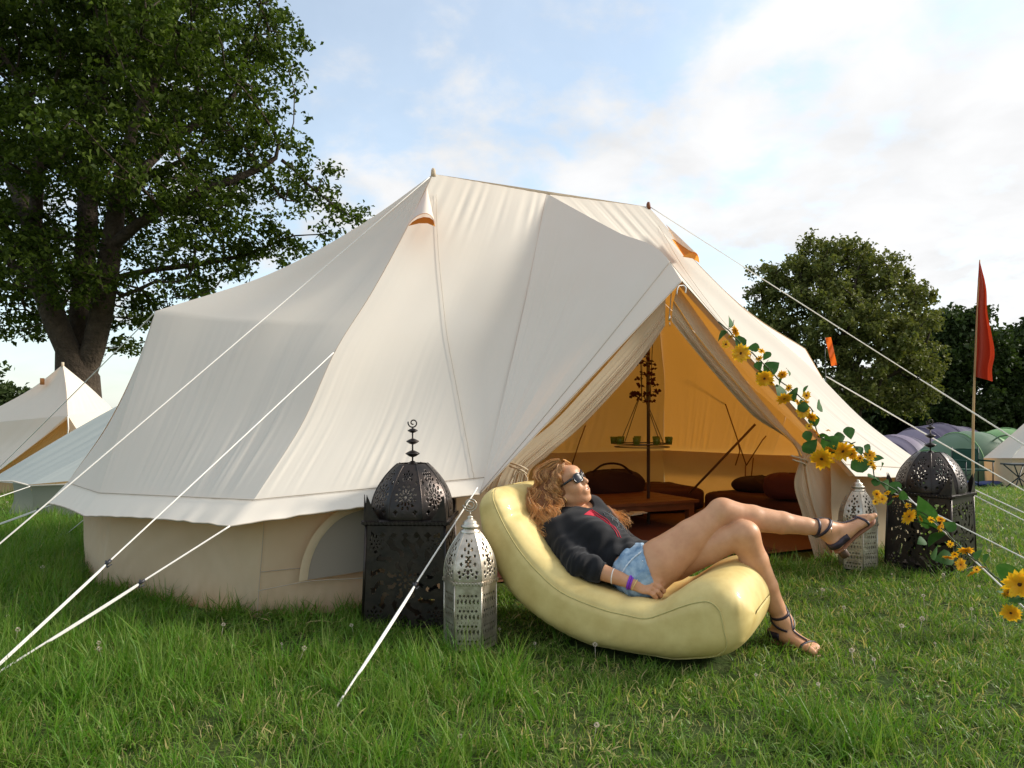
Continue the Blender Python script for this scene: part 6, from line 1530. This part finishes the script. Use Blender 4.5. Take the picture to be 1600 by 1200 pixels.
    for i in range(n):
        for j in range(m):
            t = j / (m - 1); x = lead[i] * (1 - t) + edge[i] * t; G[i, j] = U(x[0], x[1], D - .02 + (.16 * math.sin(t * 9 + i * .05) + .05 * math.sin(t * 17)) * t ** .5 * (i / n))
    mk('pennant', G, gridF(n, m), mat('flag_red', (.31, .034, .015), .7, transl=((.75, .07, .02), .22)), T)
    D = 15.0; c = U(1292, 600, D); c[2] = float(gz(7, D)); T = thing('ribbon_flag', c, 'narrow bright orange ribbon flag against the round tree', 'flag')
    G = np.zeros((20, 6, 3))
    for i in range(20):
        s = i / 19.; 
        for j in range(6): t = j / 5.; G[i, j] = U(1289.5 + 9.5 * s + 9 * t, 528 + 44 * s - 1.5 * t, D + .05 * math.sin(s * 9 + t * 3))
    mk('ribbon', G, gridF(20, 6), mat('flag_orange', (.90, .12, .015), .7, transl=((1, .2, .02), .5)), T)
    q = MB(); q.add(*tube([c, U(1289, 527, D)], .008, 6)); q.build('thin_pole', FRM_, T)
    q = MB()
right_side()

# ------------------------------------------------------------------ grass
def tuft(seed, n, hmin, hmax, rad, wid, lean, dry):
    r = np.random.default_rng(seed); VV = []; FF = []; dd = []; nb = 0; k = 5
    for i in range(n):
        a = r.random() * 6.28; rr = rad * math.sqrt(r.random()); b = np.array([rr * math.cos(a), rr * math.sin(a), -.01]); h = r.uniform(hmin, hmax); ln = abs(r.normal()) * lean + .05; da = r.random() * 6.28
        dr = np.array([math.cos(da), math.sin(da), 0]); sd = np.array([-dr[1], dr[0], 0]) * 1.0; s = np.linspace(0, 1, k)
        ang = ln * s * 1.5; P = b + np.cumsum(np.r_[[np.zeros(3)], [(dr * math.sin(t) + np.array([0, 0, 1]) * math.cos(t)) * h / (k - 1) for t in ang[1:]]], axis=0)
        w_ = wid * r.uniform(.6, 1.3) * (1 - s ** 1.6) + .00025; tw = r.normal() * .6
        sdv = sd * math.cos(tw) + dr * math.sin(tw)
        VV.append(np.stack([P - sdv * w_[:, None], P + sdv * w_[:, None]], 1).reshape(-1, 3)); FF.append(gridF(k, 2) + nb); nb += 2 * k
        q = (r.random() < dry); base = r.uniform(.45, 1.0) if q else max(0, r.normal(.07, .11)); dd.append(np.full(2 * k, base))
    return np.concatenate(VV), np.concatenate(FF), np.concatenate(dd)
def scatter(name, srcs, P, rot, scl, pick, label=None):
    col = bpy.data.collections.new(name + '_sources')
    for i, o in enumerate(srcs): COL.objects.unlink(o); col.objects.link(o)
    me = bpy.data.meshes.new(name); me.vertices.add(len(P)); me.vertices.foreach_set('co', P.astype(np.float32).ravel())
    for k, t, a in (('rot', 'FLOAT_VECTOR', rot), ('scl', 'FLOAT_VECTOR', scl)): at = me.attributes.new(k, t, 'POINT'); at.data.foreach_set('vector', a.astype(np.float32).ravel())
    at = me.attributes.new('pick', 'INT', 'POINT'); at.data.foreach_set('value', pick.astype(np.int32))
    o = bpy.data.objects.new(name, me); COL.objects.link(o); o['kind'] = 'stuff'
    if label: o['label'] = label; 
    ng = bpy.data.node_groups.new(name, 'GeometryNodeTree'); ng.interface.new_socket('Geometry', in_out='INPUT', socket_type='NodeSocketGeometry'); ng.interface.new_socket('Geometry', in_out='OUTPUT', socket_type='NodeSocketGeometry')
    N = ng.nodes; L = ng.links; gi = N.new('NodeGroupInput'); go = N.new('NodeGroupOutput'); ip = N.new('GeometryNodeInstanceOnPoints'); ci = N.new('GeometryNodeCollectionInfo'); ci.inputs['Collection'].default_value = col; ci.inputs['Separate Children'].default_value = True; ci.inputs['Reset Children'].default_value = True
    def att(nm, ty): n = N.new('GeometryNodeInputNamedAttribute'); n.data_type = ty; n.inputs['Name'].default_value = nm; return n.outputs['Attribute']
    L.new(gi.outputs[0], ip.inputs['Points']); L.new(ci.outputs[0], ip.inputs['Instance']); ip.inputs['Pick Instance'].default_value = True
    L.new(att('pick', 'INT'), ip.inputs['Instance Index']); er = N.new('FunctionNodeEulerToRotation'); L.new(att('rot', 'FLOAT_VECTOR'), er.inputs[0]); L.new(er.outputs[0], ip.inputs['Rotation']); L.new(att('scl', 'FLOAT_VECTOR'), ip.inputs['Scale']); L.new(ip.outputs[0], go.inputs[0])
    md = o.modifiers.new('scatter', 'NODES'); md.node_group = ng; return o
def inside_tent(X, Y, grow_=0.0):
    dx, dy = X - Q0[0], Y - Q0[1]; s = np.abs(dx * AX[0] + dy * AX[1]); k = np.abs(dx * NX[0] + dy * NX[1])
    poly = np.array([(3.44, 0), (3.30, .6), (2.49, 1.66), (1.36, 1.80), (0, 1.80)]) + 0
    lim = np.interp(s, poly[::-1, 0], poly[::-1, 1], right=-1); return k < lim - grow_
def grass():
    S = [] ; g = np.random.default_rng(77)
    spec = [(28, .03, .085, .055, .0021, .9, .05), (28, .03, .085, .055, .0019, .95, .10), (28, .02, .07, .06, .0022, 1.25, .25), (28, .02, .07, .06, .0022, 1.3, .42),      # short lawn, some dry
            (40, .05, .15, .055, .0020, 1.0, .03), (34, .06, .18, .06, .0023, .9, .04), (38, .05, .15, .065, .0019, 1.35, .09), (28, .07, .21, .055, .0021, 1.1, .08)]          # long
    for i, (n, h0, h1, rad, wd, ln, dry) in enumerate(spec):
        V, F, d = tuft(100 + i, n, h0, h1, rad, wd, ln, dry); S.append(mk('grass_tuft', V, F, BLADE, None, attrs={'dry': d}))
    def zone(y0, y1, dens, seed, wpad=.9):
        r = np.random.default_rng(seed); area = (y1 - y0) * (y1 + y0) * .5 * 2 * wpad; n = int(area * dens)
        y = np.sqrt(r.uniform(y0 ** 2, y1 ** 2, n)); x = r.uniform(-wpad, wpad, n) * y; return x, y
    X = []; Y = []; B = []
    for (a, b, dn, bs) in ((1.55, 3.2, 420, 1.0), (3.2, 5.0, 260, 1.1), (5.0, 8, 110, 1.35), (8, 14, 40, 1.9), (14, 26, 12, 3.0), (26, 55, 2.2, 5.5)):
        x, y = zone(a, b, dn, int(a * 10), 1.35 if a < 8 else 1.0); X.append(x); Y.append(y); B.append(np.full(len(x), bs))
    X = np.concatenate(X); Y = np.concatenate(Y); B = np.concatenate(B)
    m = ~inside_tent(X, Y, .03)
    # under the lounger: pressed flat
    ds = np.stack([X, Y], 1) - SO[:2]; a = ds @ SU[:2]; b = ds @ SW[:2]; us = (a > .35) & (a < 1.12) & (b > .05) & (b < .68); m &= ~us
    for (cx, cy, hw) in ((-.505, 3.47, .205), (2.83, 4.62, .22), (-.186, 3.045, .10), (2.34, 4.62, .10)): m &= ~((np.abs(X - cx) < hw) & (np.abs(Y - cy) < hw))
    X, Y, B = X[m], Y[m], B[m]; n = len(X)
    # where it grows long: the near left, along walls and round the lanterns; short and dry on the trodden lawn at right
    def nz(x, y, s, f): return wave(x * f * .11 + y * f * .037, s, 1.0, 6) * .6 + wave(y * f * .10 - x * f * .05, s + 1, 1.0, 6) * .6
    lng = .22 - .17 * X + .45 * nz(X, Y, 5, 3.0) + .35 * nz(X, Y, 9, 9.0); lng = np.where(X > .4, lng - .10, lng)
    near_tent = inside_tent(X, Y, -.12) & (Y < 6); lng = np.where(near_tent, lng + .5, lng); close_ = np.clip(1 - (np.minimum(np.abs(X + .505), np.abs(X + .186)) / .5), 0, 1) * (Y > 2.7) * (Y < 3.4); lng = lng - .1 * close_
    for (cx, cy) in ((2.83, 4.4),): lng += .7 * np.exp(-((X - cx) ** 2 + (Y - cy) ** 2) / .10)
    lng += 1.0 * np.exp(-((X - 1.05) ** 2 / .03 + (Y - 2.15) ** 2 / .05)) + .5 * np.exp(-((X + .05) ** 2 / .1 + (Y - 2.6) ** 2 / .08))
    lng -= .9 * np.exp(-(((a := (X - SO[0]) * SU[0] + (Y - SO[1]) * SU[1]) - .75) ** 2 / .35 + ((X - SO[0]) * SW[0] + (Y - SO[1]) * SW[1] + .08) ** 2 / .03))
    lng = np.where(Y > 6.5, np.minimum(lng, .2), lng)
    dry = .30 + .50 * nz(X, Y, 21, 5.0) + .5 * np.exp(-((X - .15) ** 2 / .10 + (Y - 2.15) ** 2 / .05)) + .45 * np.exp(-((X - .6) ** 2 / .10 + (Y - 2.4) ** 2 / .03)) + .35 * np.exp(-((X - 1.9) ** 2 / .6 + (Y - 3.7) ** 2 / .5))
    u = g.random(n); isl = u < np.clip(lng, 0, .95); isd = (g.random(n) < np.clip(dry, .02, .8))
    pick = np.where(isl, np.where(isd, 6 + g.integers(0, 2, n), 4 + g.integers(0, 2, n)), np.where(isd, 2 + g.integers(0, 2, n), g.integers(0, 2, n)))
    Z = gz(X, Y); P = np.stack([X, Y, Z], 1); lean = .16 * nz(X, Y, 33, 2.0)
    rot = np.stack([g.normal(size=n) * .26 + lean * 1.6, g.normal(size=n) * .26 + lean * 1.1, g.random(n) * 6.28], 1)
    hs = g.uniform(.6, 1.3, n) * (.80 + .30 * np.clip(lng, 0, 1)) * np.where(inside_tent(X, Y, -.75) & (X < .5), .62, 1.0) * (1 - .15 * close_); far = np.clip(B, 1, None); scl = np.stack([far, far, hs * np.clip(far, 1, 1.25)], 1)
    # no tuft may poke through the lounger or the feet
    o = scatter('grass', S, P, rot, scl, pick); tag(o, 'green lawn grass, long at the left and trodden at the right')
    print('tufts', n)
    # clover heads, fallen straws
    C = []
    r = np.random.default_rng(5)
    W_ = mat('clover_white', (.62, .56, .46), .8, noise=(120, .5, 2, (.48, .34, .26)), transl=((.8, .7, .6), .2))
    VV = MB(); V, F = tube([(0, 0, 0), (.004, 0, .05), (.002, 0, .085)], .0012, 4); VV.add(V, F)
    for k in range(46):
        v = nrm(r.normal(size=3)); c = np.array([.002, 0, .092]) + v * np.array([.008, .008, .007]); w_ = nrm(np.cross(v, r.normal(size=3))); e = v * .006
        VV.add([c - w_ * .0035, c + w_ * .0035, c + e * .7 + w_ * .0022, c + e * .7 - w_ * .0022], [(0, 1, 2, 3)])
    C.append(VV.build('clover_head', W_)); 
    pts = [(463, 1033), (524, 1058), (716, 1156), (925, 1150), (440, 1012), (150, 1018), (160, 1030), (12, 968), (20, 1000), (1370, 1045), (1285, 1085), (1337, 1038), (1408, 995), (1434, 985), (1462, 1013), (1318, 958), (1395, 895), (1540, 920), (1480, 905), (930, 1020), (838, 1008), (555, 985), (780, 985), (345, 990), (1520, 960), (1550, 870), (1445, 940), (1280, 930), (1180, 1060)]
    Pc = [gpt(x, min(y + 12, 1190)) for x, y in pts]; xr = r.uniform(-1, 9, 420); yr = r.uniform(5.2, 15, 420); keep = ~inside_tent(xr, yr, -.1) & (xr > .45 * yr - .2)
    Pc += [np.array([a, b, 0]) for a, b in zip(xr[keep], yr[keep])]; xl = r.uniform(-6, -2.2, 50); yl = r.uniform(4, 9, 50); kl = ~inside_tent(xl, yl, -.1) & (r.random(50) < .5); Pc += [np.array([a, b, 0]) for a, b in zip(xl[kl], yl[kl])]
    Pc = np.array(Pc); Pc[:, 2] = gz(Pc[:, 0], Pc[:, 1]); n = len(Pc)
    tag(scatter('clover', C, Pc, np.stack([r.normal(size=n) * .2, r.normal(size=n) * .2, r.random(n) * 6], 1), np.repeat(r.uniform(.45, .95, n)[:, None], 3, 1), np.zeros(n)), 'white clover heads dotted over the lawn')
grass()
print('script seconds', round(time.time() - T0, 1))
